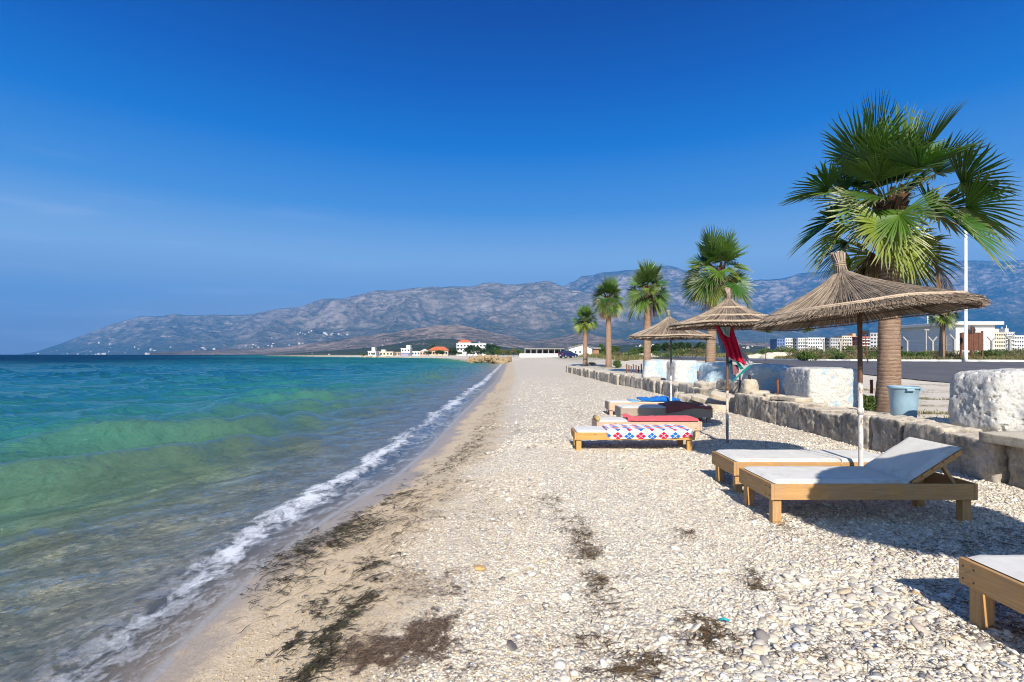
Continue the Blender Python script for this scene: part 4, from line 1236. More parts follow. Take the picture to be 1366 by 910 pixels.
def cushion(name, a, b, r_, seed, mat, parent, M=None, nx=46, ny=18, crease=0.004):
    """thin rounded pad between corners a and b with soft uneven surface"""
    x0, y0, z0 = a; x1, y1, z1 = b
    th = z1 - z0
    V = []; 
    us = np.linspace(0, 1, nx + 1); vs_ = np.linspace(0, 1, ny + 1)
    U, W = np.meshgrid(us, vs_, indexing='ij')
    X = x0 + (x1 - x0) * U; Y = y0 + (y1 - y0) * W
    ex = np.minimum(X - x0, x1 - X); ey = np.minimum(Y - y0, y1 - Y)
    # rounded plan corners
    e = np.clip(np.minimum(ex, ey) / 0.035, 0, 1)
    round_ = np.sqrt(1 - (1 - e) ** 2)
    puff = round_ * (1 + 0.10 * fbm(X * 3 + seed, Y * 4, 0, 3, seed)) 
    wr = crease * fbm(X * 9 + seed * 3, Y * 5 - X * 4, 0, 3, seed + 2)
    Zt = z0 + th * (0.45 + 0.55 * puff) + wr * round_
    Zb = z0 + th * (0.45 - 0.45 * round_)
    top = np.stack([X, Y, Zt], -1).reshape(-1, 3); bot = np.stack([X, Y, Zb], -1).reshape(-1, 3)
    Fq = grid_faces(nx + 1, ny + 1)
    n0 = len(top)
    V = np.concatenate([top, bot])
    Fa = [Fq[:, ::-1], Fq + n0]
    ring = [(i, 0) for i in range(nx)] + [(nx, j) for j in range(ny)] + [(i, ny) for i in range(nx, 0, -1)] + [(0, j) for j in range(ny, 0, -1)]
    idx = np.array([i * (ny + 1) + j for i, j in ring])
    nxt = np.roll(idx, -1)
    Fa.append(np.stack([idx, nxt, nxt + n0, idx + n0], -1)[:, ::-1])
    if M is not None:
        Mn = np.array(M); V = V @ Mn[:3, :3].T + Mn[:3, 3]
    me = np_mesh(name, V, np.concatenate(Fa))
    return link(name, me, mat, parent)
M_screw = mat_plain('screw_steel', (0.05,0.045,0.04), 0.6)
def bed(x, y, Ln, W, H, rh, wood, label, rz=0.0, pad=M_pad, back=False, lw=0.085, endwood=None, seed=1):
    """lounger along local x, near side at local -y"""
    root = empty('wooden_lounger', (x, y, gz(x, y)), rz, label=label, cat='sun lounger', group='wooden loungers on the shingle')
    m = WM[wood]; em = WM[endwood or wood]
    hx, hy, th = Ln / 2, W / 2, 0.028
    for sy in (-1, 1):
        b = MB(); y0 = sy * (hy - th) if sy < 0 else hy - th
        b.box((-hx + th + 0.001, min(sy * hy, sy * (hy - th)), H - rh), (hx - th - 0.001, max(sy * hy, sy * (hy - th)), H))
        b.build('side_rail', m[0], root, bevel=0.004)
    for sx in (-1, 1):
        b = MB(); b.box((min(sx * hx, sx * (hx - th)), -hy - 0.003, H - rh - 0.002), (max(sx * hx, sx * (hx - th)), hy + 0.003, H + 0.004))
        b.build('end_board', em[1], root, bevel=0.004)
    if y < 7:
        for sy in (-1, 1):
            for zz in (0.25, 0.75):
                for xx in (0.03, 0.10):
                    b = MB(); b.lathe([(0.0, 0.0), (0.006, 0.0), (0.006, 0.002)], 8)
                    o = b.build('screw', M_screw, root); o.location = (-hx - 0.0015, sy * (hy - xx), H - rh * zz); o.rotation_euler = (0, R(-90), 0)
    for sx in (-1, 1):
        for sy in (-1, 1):
            b = MB()
            cx = sx * (hx - th - lw / 2 - 0.003); cy = sy * (hy - th - lw * 0.5 - 0.002)
            if sy < 0 and sx < 0: cy = -hy + lw * 0.5 + th + 0.002
            b.box((cx - lw/2, cy - lw*0.45, -0.07), (cx + lw/2, cy + lw*0.45, H - rh * 0.35))
            b.build('leg', m[2], root, bevel=0.005)
    flat = Ln - 2 * th if not back else Ln * 0.675
    nb = int((flat) / 0.115)
    for i in range(nb):
        b = MB(); xx = -hx + th + 0.02 + i * 0.115
        b.box((xx, -hy + th + 0.001, H - 0.045), (xx + 0.075, hy - th - 0.001, H - 0.022))
        b.build('slat', m[1], root)
    x_end = -hx + th + flat - 0.005 if not back else -hx + th + 1.30
    cushion('mattress', (-hx + th + 0.012, -hy + 0.012, H - 0.018), (x_end, hy - 0.012, H + 0.032), 0.03, seed, pad, root)
    if back:
        hinge = x_end + 0.005
        ang = math.atan2(0.32, 0.50); Lb = 0.60
        M = Matrix.Translation((hinge, 0, H - 0.01)) @ Matrix.Rotation(-ang, 4, 'Y')
        cushion('backrest_pad', (0.0, -hy + 0.02, 0.012), (Lb, hy - 0.02, 0.058), 0.03, seed + 3, pad, root, M, 16, 18)
        for sy in (-1, 1):
            b = MB(); b.box((-0.02, sy * (hy - 0.075) - 0.02, -0.045), (Lb - 0.01, sy * (hy - 0.075) + 0.02, 0.008), None, M)
            b.build('backrest_rail', m[0], root, bevel=0.003)
        for i in range(5):
            b = MB(); xx = 0.03 + i * 0.12
            b.box((xx, -hy + 0.04, -0.012), (xx + 0.08, hy - 0.04, 0.009), None, M)
            b.build('backrest_slat', m[1], root)
        for sy in (-1, 1):
            b = MB()
            p = M @ Vector((0.40, sy * (hy - 0.115), -0.03))
            b.bar((p.x, p.y, p.z), (p.x + 0.14, p.y, H - 0.04), 0.045, 0.03)
            b.build('prop', m[0], root, bevel=0.003)
        b = MB(); b.box((hinge + 0.05, -hy + th + 0.001, H - 0.06), (hinge + 0.12, hy - th - 0.001, H - 0.03)); b.build('cross_bar', m[1], root)
    return root
B1 = bed(3.42, 5.30, 1.95, 0.70, 0.375, 0.150, 'honey', 'near honey wood lounger with raised backrest and grubby canvas pad', 0.0, back=True, seed=2)
B2 = bed(3.53, 6.37, 1.95, 0.68, 0.37, 0.155, 'honey', 'flat honey wood lounger just behind the one with the raised backrest', R(-0.5), seed=4)
B3 = bed(3.68, 2.83, 1.96, 0.70, 0.375, 0.150, 'honey', 'wooden lounger cut by the bottom right corner with a clean cream pad', R(1.0), pad=M_padw, seed=6)
B4 = bed(2.03, 8.97, 1.98, 0.62, 0.320, 0.120, 'orange', 'orange wood lounger partly covered by the towel with red and blue diamonds', R(-0.8), pad=M_padw, seed=8)
B5 = bed(2.63, 10.35, 2.02, 0.62, 0.315, 0.165, 'pink', 'pale wood lounger carrying the coral red towel', R(0.5), pad=M_pad, seed=10)
B6 = bed(3.60, 12.55, 2.15, 0.66, 0.345, 0.225, 'grey', 'deep sided grey wood lounger under the maroon cover', R(0.5), pad=M_pad, seed=12)
B7 = bed(3.55, 13.98, 2.05, 0.58, 0.345, 0.20, 'pink', 'farthest lounger, pale wood with the crumpled blue towel', R(-0.5), pad=M_pad, endwood='grey', seed=14)
cord = MB(); cord.tube([(3.62 + 0.0, 6.70, 0.40), (3.66, 6.40, 0.425), (3.74, 6.12, 0.425), (3.80, 6.035, 0.40), (3.78, 6.02, 0.33)], 0.006, 6)
cord.build('cord', mat_plain('pale_cord', (0.5,0.5,0.5), 0.8), label='thin pale cord lying across the flat lounger beside the near pole', cat='cord')

# ------------------------------------------------------------------ towels
def drape(name, x0, x1, y0, y1, topz, hang, mat, seed, nx=90, ny=60, wr=0.012, th=0.006, colf=None, edge=0.024, label='', cat='towel', cen=(0, 0, 0), rz=0.0, far=0.0, endhang=0.0, lump=None):
    """cloth lying on a bed top between x0..x1 / y0..y1 and falling over the near side by hang(u)"""
    U, Vv = np.meshgrid(np.linspace(0, 1, nx), np.linspace(0, 1, ny), indexing='ij')
    hg = np.array([hang(u) for u in U[:, 0]])[:, None]
    total = (y1 - y0) + hg + far
    s = Vv * total                      # arc length from the far edge towards the viewer
    X = x0 + (x1 - x0) * U + 0.01 * fbm(U * 4, Vv * 6 + seed, 0, 2, seed)
    yy = y1 + far - s
    over = np.clip(y0 - yy, 0, None)
    fo = np.clip(yy - y1, 0, None)
    Y = np.clip(yy, y0 - edge, y1 + edge)
    Y = np.where(over > 0, y0 - edge - 0.008 * np.sin(U * 22 + seed) * np.clip(over / 0.08, 0, 1), Y)
    tz = np.array([topz(u) if callable(topz) else topz for u in U[:, 0]])[:, None]
    Z = tz - over - fo
    Z = Z + wr * (0.5 + fbm(X * 5 + seed, Y * 6, 0, 4, seed + 1)) * (over <= 0)
    if lump: Z = Z + lump(U, Vv) * (over <= 0)
    ex = np.clip((U - (1 - 0.02)) / 0.02, 0, 1)
    Z = Z - endhang * ex
    Vt = np.stack([X, Y, Z], -1).reshape(-1, 3)
    attrs = {}
    if colf: attrs['Col'] = colf((X + 0.012 * fbm(X * 6, s * 6, 0, 2, 5)).ravel(), (s + 0.012 * fbm(X * 6, s * 6, 0, 2, 6)).ravel())
    me = np_mesh(name, Vt, grid_faces(nx, ny)[:, ::-1], attrs)
    o = link(name, me, mat, label=label, cat=cat)
    m = o.modifiers.new('thick', 'SOLIDIFY'); m.thickness = th; m.offset = 1.0
    o.location = cen; o.rotation_euler = (0, 0, rz)
    return o
def argyle(x, s):
    u = x / 0.190; v = (s - 0.02) / 0.150
    iu = np.floor(u); iv = np.floor(v); fu = u - iu - 0.5; fv = v - iv - 0.5
    dia = (np.abs(fu) + np.abs(fv)) < 0.475
    cross = (np.abs(fu - fv) < 0.020) | (np.abs(fu + fv) < 0.020)
    red = ((iu + iv) % 2) == 0
    c = np.tile(np.array([0.80, 0.79, 0.80]), (len(x), 1))
    c[dia & red] = (0.58, 0.015, 0.055); c[dia & ~red] = (0.015, 0.12, 0.42)
    c[dia & cross] = (0.78, 0.78, 0.80)
    return c
t = NT('diamond_towel'); M_arg = t.end(t.pr(t.attr('Col', True), 0.95, t.bump(t.noise(t.co(), 150.0, 3), 0.003, 0.7), 0.1))
drape('beach_towel', -0.46, 0.95, -0.305, 0.285, 0.372, lambda u: 0.150 * min(1, u * 12 + 0.5) * (1 - max(0, u - 0.62) * 0.55), M_arg, 3, 260, 160, 0.010, colf=argyle,
      label='white beach towel with red and blue diamonds hanging over the orange lounger', cen=(2.03, 8.97, gz(2.03, 8.97)), rz=R(-0.8), cat='towel')
M_red = mat_cloth('coral_towel', (0.72,0.10,0.12), None, 0, 0.95, 0.01, 9)
M_mar = mat_cloth('maroon_cover', (0.22,0.075,0.075), (0.12,0.05,0.05), 0.5, 0.9, 0.01, 7)
M_blu = mat_cloth('blue_towel', (0.01,0.13,0.46), (0.02,0.26,0.62), 0.6, 0.9, 0.02, 9)
M_lbl = mat_cloth('light_blue_towel', (0.20,0.42,0.62), None, 0, 0.9, 0.01)
M_yel = mat_cloth('pale_yellow_towel', (0.62,0.58,0.34), None, 0, 0.9, 0.01)
M_crim = mat_cloth('crimson_towel', (0.50,0.01,0.05), (0.22,0.005,0.03), 0.8, 0.95, 0.01, 8)
M_gry = mat_cloth('grey_towel', (0.42,0.42,0.47), None, 0, 0.95, 0.01, 10)
M_teal = mat_cloth('teal_cloth', (0.0,0.22,0.20), None, 0, 0.7, 0.005)
M_ltl = mat_cloth('pale_teal_cloth', (0.30,0.46,0.47), None, 0, 0.9, 0.005)
drape('beach_towel', -0.42, 0.93, -0.315, 0.29, 0.352, lambda u: 0.006 + 0.012 * math.sin(u * 9) ** 2, M_red, 5, 100, 40, 0.022,
      label='coral red towel spread on the pale wood lounger behind the diamond towel', cen=(2.63, 10.35, gz(2.63, 10.35)), rz=R(0.5),
      lump=lambda U, V: 0.05 * np.exp(-((U - 0.06) / 0.07) ** 2) * (0.6 + 0.4 * np.sin(V * 9)) + 0.012 * np.exp(-((U - 0.9) / 0.15) ** 2))
drape('bed_cover', -0.02, 1.04, -0.335, 0.31, lambda u: 0.385 + 0.045 * math.sin(math.pi * min(1, u * 1.1)), lambda u: 0.155 - 0.10 * u + 0.02 * math.sin(u * 7), M_mar, 7, 80, 50, 0.03, th=0.012,
      label='maroon cover heaped over the right half of the deep sided lounger', cen=(3.60, 12.55, gz(3.6, 12.55)), rz=R(0.5), cat='blanket',
      lump=lambda U, V: 0.05 * np.sin(U * 5 + 0.3) * np.sin(V * 3.0))
drape('beach_towel', -0.05, 0.98, -0.27, 0.27, 0.385, lambda u: 0.01, M_blu, 9, 80, 50, 0.07, th=0.01,
      label='crumpled bright blue towel on the farthest lounger behind the thin pole', cen=(3.42, 13.98, gz(3.55, 13.98)), rz=R(-0.5),
      lump=lambda U, V: 0.06 * np.abs(np.sin(U * 8 + V * 4)) * np.sin(math.pi * U))
drape('hand_towel', -0.32, -0.10, -0.27, 0.25, 0.384, lambda u: 0.02, M_lbl, 11, 24, 24, 0.012, label='small light blue towel at the head of the farthest lounger', cen=(3.42, 13.98, gz(3.55, 13.98)), rz=R(-0.5))
drape('hand_towel', -0.09, 0.20, -0.27, 0.10, 0.386, lambda u: 0.004, M_yel, 13, 24, 24, 0.012, label='small pale yellow towel beside the light blue one on the farthest lounger', cen=(3.42, 13.98, gz(3.55, 13.98)), rz=R(-0.5))
# bolster end seen at the head of the coral bed
bl = MB(); bl.tube([(1.66, 10.09, 0.352), (1.67, 10.30, 0.356), (1.66, 10.52, 0.352)], [0.040, 0.045, 0.040], 14)
bl.build('bolster', mat_cloth('straw_bolster', (0.46,0.32,0.12)), label='small straw coloured bolster at the left end of the coral towel lounger', cat='bolster')

def sheet(name, corners, mat, label, cat='towel', n=22, amp=0.03, waves=3.0, seed=1, th=0.006, dy=0.0):
    """hanging cloth: bilinear patch between 4 corners (tl, tr, br, bl) with folds"""
    tl, tr, br, bl_ = [np.array(c, float) for c in corners]
    U, W = np.meshgrid(np.linspace(0, 1, n), np.linspace(0, 1, n), indexing='ij')
    Pm = ((1-U)*(1-W))[..., None]*tl + (U*(1-W))[..., None]*tr + (U*W)[..., None]*br + ((1-U)*W)[..., None]*bl_
    Pm[..., 1] += amp * np.sin(U * waves * 2 * math.pi + seed + W * 1.5) * (0.5 + 0.5 * W) + 0.5 * amp * fbm(U * 5, W * 5, 0, 3, seed)
    Pm[..., 0] += 0.4 * amp * fbm(U * 3 + 9, W * 4, 0, 2, seed + 1) * W
    me = np_mesh(name, Pm.reshape(-1, 3), grid_faces(n, n))
    o = link(name, me, mat, label=label, cat=cat, group='cloths hung on the towel umbrella pole')
    m = o.modifiers.new('thick', 'SOLIDIFY'); m.thickness = th; m.offset = 0
    return o
def q(px, py, D=9.30): v = P(px, py, D); return (v.x, v.y, v.z)
sheet('hanging_towel', [q(955.5, 435, 9.28), q(977.5, 434, 9.28), q(993.5, 487, 9.15), q(971.5, 476, 9.2)], M_crim, 'crimson towel blown sideways from the umbrella pole', seed=2, amp=0.045)
sheet('hanging_towel', [q(955, 440, 9.36), q(960, 436, 9.36), q(969, 470, 9.38), q(961.5, 472, 9.38)], M_lbl, 'sky blue towel hanging on the left of the crimson towel', seed=4, amp=0.02)
sheet('hanging_cloth', [q(960, 436, 9.16), q(974.5, 436, 9.16), q(973, 450, 9.12), q(967, 447, 9.12)], M_ltl, 'pale teal cloth folded high on the pole over the crimson towel', cat='cloth', seed=6, amp=0.02)
sheet('hanging_towel', [q(979, 464, 9.34), q(987, 462, 9.34), q(1005, 485, 9.3), q(992, 488, 9.3)], M_gry, 'grey towel showing behind the right side of the crimson towel', seed=8, amp=0.02)
sheet('hanging_cloth', [q(992, 493, 9.22), q(1005, 485.5, 9.24), q(979, 508, 9.2), q(976, 509.5, 9.2)], M_teal, 'teal cloth band stretched low to the right of the towel pole', cat='cloth', seed=10, amp=0.01)
sheet('hanging_cloth', [q(981, 483, 9.2), q(984, 482, 9.2), q(992, 492, 9.2), q(988, 493, 9.2)], M_teal, 'short teal strip under the crimson towel', cat='cloth', seed=11, amp=0.01)
sheet('hanging_cloth', [q(971.5, 482, 9.3), q(976, 480, 9.3), q(981, 503, 9.28), q(975.5, 497, 9.28)], mat_cloth('dark_teal_cloth', (0.01,0.10,0.12)), 'dark blue green cloth clinging to the towel pole', cat='cloth', seed=12, amp=0.015)
sheet('hanging_cloth', [q(977, 486, 9.26), q(985, 487, 9.26), q(986, 497, 9.26), q(978, 501, 9.26)], mat_cloth('dark_rose_cloth', (0.24,0.10,0.13), (0.45,0.3,0.34), 0.9, sc=30), 'small patterned rose cloth between the teal strips', cat='cloth', seed=13, amp=0.01)

# ------------------------------------------------------------------ blue tub
tub = empty('plastic_tub', (7.15, 9.58, gz(7.15, 9.58) - 0.01), 0, label='pale blue plastic tub with a rolled rim standing beside the nearest palm trunk', cat='tub')
M_tub = mat_plain('pale_blue_plastic', (0.25,0.37,0.44), 0.45, 0.10, 5.0, 0.4)
b = MB()
b.lathe([(0.0, 0.012), (0.225, 0.0), (0.235, 0.012), (0.262, 0.30), (0.283, 0.545), (0.300, 0.560), (0.302, 0.585), (0.292, 0.592), (0.276, 0.585), (0.268, 0.545), (0.248, 0.30), (0.222, 0.03), (0.0, 0.03)], 40)
b.build('body', M_tub, tub)
b = MB(); b.lathe([(0.296, 0.552), (0.312, 0.556), (0.312, 0.576), (0.296, 0.58)], 40); b.build('rim', M_tub, tub)
for sgn in (-0.5, 1.9):
    b = MB(); a = -math.pi / 2 + sgn * 0.5
    M = Matrix.Rotation(a, 4, 'Z')
    b.box((0.285, -0.075, 0.515), (0.345, 0.075, 0.552), None, M); b.build('handle', M_tub, tub, bevel=0.008)

tub.scale = (0.82, 0.82, 1.0)

# ------------------------------------------------------------------ rusty stakes and concrete foot
M_rust = mat_plain('rust', (0.16,0.06,0.035), 0.85, 0.4, 20.0)
M_black = mat_plain('black_metal', (0.02,0.02,0.022), 0.6, 0.2)
def stake(px, ytop, ybot, D, label, r_=0.03, mat=None, grp='short rusty stakes standing in the wall'):
    X = PX(px, D); z0 = gz(X, D) - 0.1 if ybot is None else PZ(ybot, D) - 0.05
    b = MB(); ln = PZ(ytop, D) - z0
    b.tube([(0, 0, 0), (0.003, 0, ln * 0.5), (0, 0.004, ln)], [r_, r_ * 0.97, r_], 10)
    b.tube([(0, 0, ln - 0.004), (0, 0, ln + 0.006)], r_ * 1.15, 10)
    o = b.build('stake', mat or M_rust, label=label, cat='stake', group=grp); o.location = (X, D, z0); return o
stake(1037.5, 506, 528, 12.9, 'left one of the two rusty stakes before the sloping boulder')
stake(1050, 507.5, 529, 12.9, 'right one of the two rusty stakes before the sloping boulder')
stake(1057, 507, 526, 13.0, 'black stake against the left side of the square white boulder', 0.026, M_black)
stake(1162.5, 507, 522, 11.3, 'rusty stake standing alone left of the nearest palm trunk', 0.03)
stake(987, 501, 517, 15.0, 'thin dark stake under the teal cloth', 0.022, M_black)
stake(931, 495, 504, 19.4, 'rusty stake before the blue sided boulder', 0.03)
for i, px in enumerate([836, 839, 842, 845, 848.5, 852, 855.5]):
    stake(px, 486 + (i % 3) * 1.3, None, 33.0 + (i % 2) * 0.9, f'thin rusty stake in the cluster left of the middle palm, {nth(i) if i else "first"} from the left', 0.04, grp='rusty stakes clustered by the middle palm')
ft = empty('umbrella_base', (PX(1000, 14.0), 14.0, 0.52), 0, label='round concrete umbrella foot with a stub of black pipe on the wall', cat='umbrella foot')
link('foot_block', rock_mesh('foot_block', (0.40, 0.36, 0.42), 41, 12, 5, 0.05, 0.03, taper=0.15), M_slab, ft)
link('foot_disc', rock_mesh('foot_disc', (0.62, 0.5, 0.13), 42, 12, 3, 0.04, 0.02), M_slab, ft).location = (0.24, -0.12, 0.0)
b = MB(); b.tube([(0, 0, 0.38), (0, 0, 0.53)], 0.035, 12); b.build('pipe_stub', M_black, ft)

# ------------------------------------------------------------------ street furniture across the road
M_wpaint = mat_plain('white_painted_metal', (0.80,0.79,0.76), 0.5, 0.06, 4.0)
M_conc = mat_plain('fence_concrete', (0.34,0.32,0.29), 0.9, 0.15, 6.0)
M_brown = mat_wood('brown_board', 2, (0.16,0.065,0.035), (0.09,0.035,0.02), 0.15)
lp = empty('lamp_post', (PX(1288.3, 39.5), 39.5, gz(PX(1288.3, 39.5), 39.5)), 0, label='tall slim white lamp post across the road beside the brown billboard', cat='lamp post')
b = MB(); b.tube([(0,0,-0.1),(0,0,0.9),(0,0,0.91),(0,0,10.4)], [0.125,0.125,0.105,0.09], 14); b.build('post', M_wpaint, lp)
b = MB(); b.tube([(0,0,10.402),(0,0,10.46)], 0.11, 14); b.build('cap', M_conc, lp)
bb = empty('billboard', (PX(1297, 41.5), 41.5, gz(PX(1297, 41.5), 41.5)), R(4), label='brown ribbed billboard seen from behind, right of the white building', cat='billboard')
wd = PX(1311, 41.5) - PX(1281, 41.5)
for k in range(1):
    b = MB()
    nsl = 9
    for i in range(nsl):
        x0 = -wd/2 + wd * i / nsl
        b.box((x0 + 0.006, -0.02 - 0.015 * (i % 2), 0.86), (x0 + wd / nsl - 0.006, 0.02, 2.30))
    b.build('board', M_brown, bb)
for sx in (-0.5, -0.03, 0.52):
    b = MB(); b.box((sx * wd - 0.06, 0.025, -0.3), (sx * wd + 0.06, 0.13, 2.42 if sx > 0.4 else 2.28)); b.build('leg', M_brown, bb, bevel=0.01)
b = MB(); b.box((-wd/2, 0.135, 2.1), (wd/2, 0.20, 2.2)); b.build('cross_bar', M_brown, bb)
sg = empty('round_sign', (PX(1296.8, 40.2), 40.2, gz(PX(1296.8, 40.2), 40.2)), 0, label='round road sign seen from its dark back, on a thin rusty post', cat='road sign')
b = MB(); b.tube([(0,0,-0.2),(0,0,2.65)], 0.028, 10); b.build('post', M_rust, sg)
b = MB(); b.lathe([(0.0,0.0),(0.31,0.0),(0.32,0.012),(0.31,0.024),(0.0,0.024)], 32); o = b.build('plate', mat_plain('sign_back', (0.045,0.042,0.045), 0.5), sg); o.rotation_euler = (R(90), 0, 0); o.location = (0, 0.06, 2.42)
rp_ = empty('rusty_post', (PX(1156, 36.5), 36.5, gz(PX(1156, 36.5), 36.5)), 0, label='thin leaning rusty post with a small black box on top, beyond the near umbrella pole', cat='post')
b = MB(); b.tube([(0.12,0,-0.2),(-0.02,0,1.0),(-0.12,0,2.25)], 0.032, 8); b.build('shaft', M_rust, rp_)
b = MB(); b.box((-0.35,-0.1,2.1),(0.10,0.1,2.32)); b.build('box', M_black, rp_, bevel=0.02)
def fence_post(px, ytop, D, both, label):
    X = PX(px, D); z0 = gz(X, D); h = PZ(ytop, D) - z0 - 0.45
    rt = empty('fence_post', (X, D, z0), 0, label=label, cat='fence post', group='concrete fence posts beyond the road')
    b = MB(); b.box((-0.09,-0.09,-0.3),(0.09,0.09,h)); b.build('post', M_conc, rt, bevel=0.015)
    for sg_ in ((-1, 1) if both else (-1,)):
        b = MB(); b.bar((sg_*0.02,0,h-0.05),(sg_*0.45,0,h+0.42),0.10,0.11); b.build('arm', M_conc, rt)
for i, (px, yt, D, both) in enumerate([(1099, 451, 66, False), (1121, 452, 63, False), (1210, 449, 58, False), (1244, 449, 55, True), (1273, 446, 53, False), (1323, 449, 54, True), (1347, 446, 50, True)]):
    fence_post(px, yt, D, both, f'concrete fence post with {"two splayed arms" if both else "one bent arm"}, {["leftmost", "second from the left", "just right of the nearest palm", "before the middle of the white building", "by the white building corner", "first right of the billboard", "farthest right near the frame edge"][i]}')
b = MB()
for zz in (1.0, 1.6, 2.1):
    pts_ = [(PX(px, D), D, gz(PX(px, D), D) + zz) for px, D in ((1085, 68), (1099, 66), (1121, 63), (1210, 58), (1244, 55), (1273, 53), (1323, 54), (1347, 50), (1400, 49))]
    b.tube(pts_, 0.012, 4)
b.build('fence_wire', M_conc, label='three strands of wire strung between the concrete fence posts', cat='wire')
lk = empty('lamp_standard', (PX(1235.5, 60), 60, gz(PX(1235.5, 60), 60)), 0, label='small grey lamp standard before the white building', cat='lamp post')
b = MB(); b.tube([(0,0,0),(0,0,1.5),(0,0,3.3)], [0.10,0.07,0.05], 8); b.build('post', M_conc, lk)
b = MB(); b.box((-0.28,-0.12,3.28),(0.28,0.12,3.42)); b.build('lamp_head', M_conc, lk, bevel=0.02)

# ------------------------------------------------------------------ buildings
def mat_wall(name, c, var=0.08):
    t = NT(name); n = t.noise(t.co(), 0.6, 6, 0.6); n2 = t.noise(t.map(t.co(), (2, 2, 0.3)), 1.0, 5)
    col = t.mix(t.rng(n, 0.3, 0.7), tuple(x * (1 - var) for x in c), c)
    col = t.mix(t.rng(n2, 0.55, 0.75, 0, 0.25), col, tuple(x * 0.6 for x in c))
    return t.end(t.pr(col, 0.85, None, 0.2))
W_white = mat_wall('white_wall', (0.70,0.69,0.67)); W_cream = mat_wall('cream_wall', (0.68,0.58,0.44)); W_blue = mat_wall('blue_wall', (0.13,0.20,0.40))
W_orange = mat_wall('orange_wall', (0.62,0.36,0.18)); W_red = mat_wall('rose_wall', (0.50,0.20,0.15)); W_grey = mat_wall('grey_wall', (0.45,0.44,0.43)); W_tan = mat_wall('tan_wall', (0.56,0.42,0.30))
M_glass = mat_plain('dark_window', (0.03,0.035,0.045), 0.15, 0.2, 2.0, 0.6)
M_tile = mat_plain('orange_roof_tile', (0.50,0.13,0.055), 0.8, 0.25, 2.0)
M_tilep = mat_plain('pale_roof', (0.55,0.48,0.40), 0.8, 0.2, 2.0)
M_slate = mat_plain('grey_roof', (0.24,0.22,0.21), 0.8, 0.2, 2.0)
M_ply = mat_wall('brown_shed', (0.34,0.18,0.11))
_winm = {}
def win_mesh(w, h):
    k = (round(w, 2), round(h, 2))
    if k not in _winm:
        b = MB(); b.box((-w/2, -0.06, 0), (w/2, 0.05, h)); me = b.mesh('window'); me.materials.append(M_glass); _winm[k] = me
    return _winm[k]
def block(x0, x1, y, dep, z0, z1, wall, label, floors=0, bays=0, wf=(0.55, 0.5), balc=False, roofm=None, cat='building', name='building', group=None, rz=0.0, rooft=None, side=False, pent=None):
    cx = (x0 + x1) / 2; w = x1 - x0; h = z1 - z0
    rt = empty(name, (cx, y, z0), rz, label=label, cat=cat, group=group)
    b = MB(); b.box((-w/2, 0, -1.5), (w/2, dep, h)); b.build('wall', wall, rt)
    if floors:
        fh = h / floors; bw = w / bays
        me = win_mesh(bw * wf[0], fh * wf[1])
        for f in range(floors):
            for i in range(bays):
                o = bpy.data.objects.new('window', me); COL.objects.link(o); o.parent = rt
                o.location = (-w/2 + bw * (i + 0.5), -0.02, fh * f + fh * 0.25)
            if side:
                me2 = win_mesh(dep / 3 * 0.5, fh * wf[1])
                for i in range(2):
                    o = bpy.data.objects.new('window', me2); COL.objects.link(o); o.parent = rt
                    o.location = (-w/2 - 0.02, dep * (0.3 + 0.4 * i), fh * f + fh * 0.25); o.rotation_euler = (0, 0, R(90))
            if balc:
                b = MB(); b.box((-w/2 + 0.3, -1.3, fh * f - 0.06), (w/2 - 0.3, -0.003, fh * f + 0.08))
                b.box((-w/2 + 0.3, -1.3, fh * f + 0.085), (w/2 - 0.3, -1.2, fh * f + fh * 0.30)); b.build('balcony', W_white, rt)
    rm_ = roofm or wall
    if rooft == 'gable':
        b = MB(); o_ = 0.35; rh = w * 0.22
        b.add([(-w/2-o_, -o_, h), (w/2+o_, -o_, h), (0, -o_, h+rh), (-w/2-o_, dep+o_, h), (w/2+o_, dep+o_, h), (0, dep+o_, h+rh)],
              [(0,1,2), (3,5,4), (0,2,5,3), (1,4,5,2), (0,3,4,1)])
        b.build('roof', rm_, rt)
    elif rooft == 'hip':
        b = MB(); o_ = 0.6; rh = dep * 0.28; k = dep * 0.35
        b.add([(-w/2-o_, -o_, h+0.002), (w/2+o_, -o_, h+0.002), (w/2+o_, dep+o_, h+0.002), (-w/2-o_, dep+o_, h+0.002), (-w/2+k, dep/2, h+rh), (w/2-k, dep/2, h+rh)],
              [(0,1,5,4), (1,2,5), (2,3,4,5), (3,0,4), (0,3,2,1)])
        b.build('roof', rm_, rt)
    else:
        b = MB(); b.box((-w/2 - 0.35, -0.35, h + 0.002), (w/2 + 0.35, dep + 0.35, h + 0.35)); b.build('roof', rm_, rt)
    if pent:
        b = MB(); b.box((-w/2 + w * pent[0], dep * 0.2, h + 0.36), (-w/2 + w * pent[1], dep * 0.8, h + 0.36 + pent[2])); b.build('stair_tower', wall, rt)
    return rt
# white flat-roofed building across the road
wb = empty('white_building', (57.2, 70.0, gz(57.2, 70)), 0, label='long white flat-roofed building across the road behind the small palm', cat='building')
zt = PZ(433.5, 70) - gz(57.2, 70)
b = MB(); b.box((2.0, 0, -0.5), (7.2, 9.5, zt)); b.build('wall', W_white, wb)
b = MB(); b.box((1.4, -0.6, zt + 0.002), (7.9, 10.2, zt + 0.42)); b.build('roof', W_white, wb, bevel=0.03)
b = MB(); b.box((1.92, 1.5, 1.0), (1.997, 2.4, 3.0)); b.build('door', M_slate, wb)
b = MB(); b.tube([(3.0, 6, zt + 0.4), (3.0, 6, zt + 1.6)], 0.08, 8); b.build('roof_pipe', M_wpaint, wb)
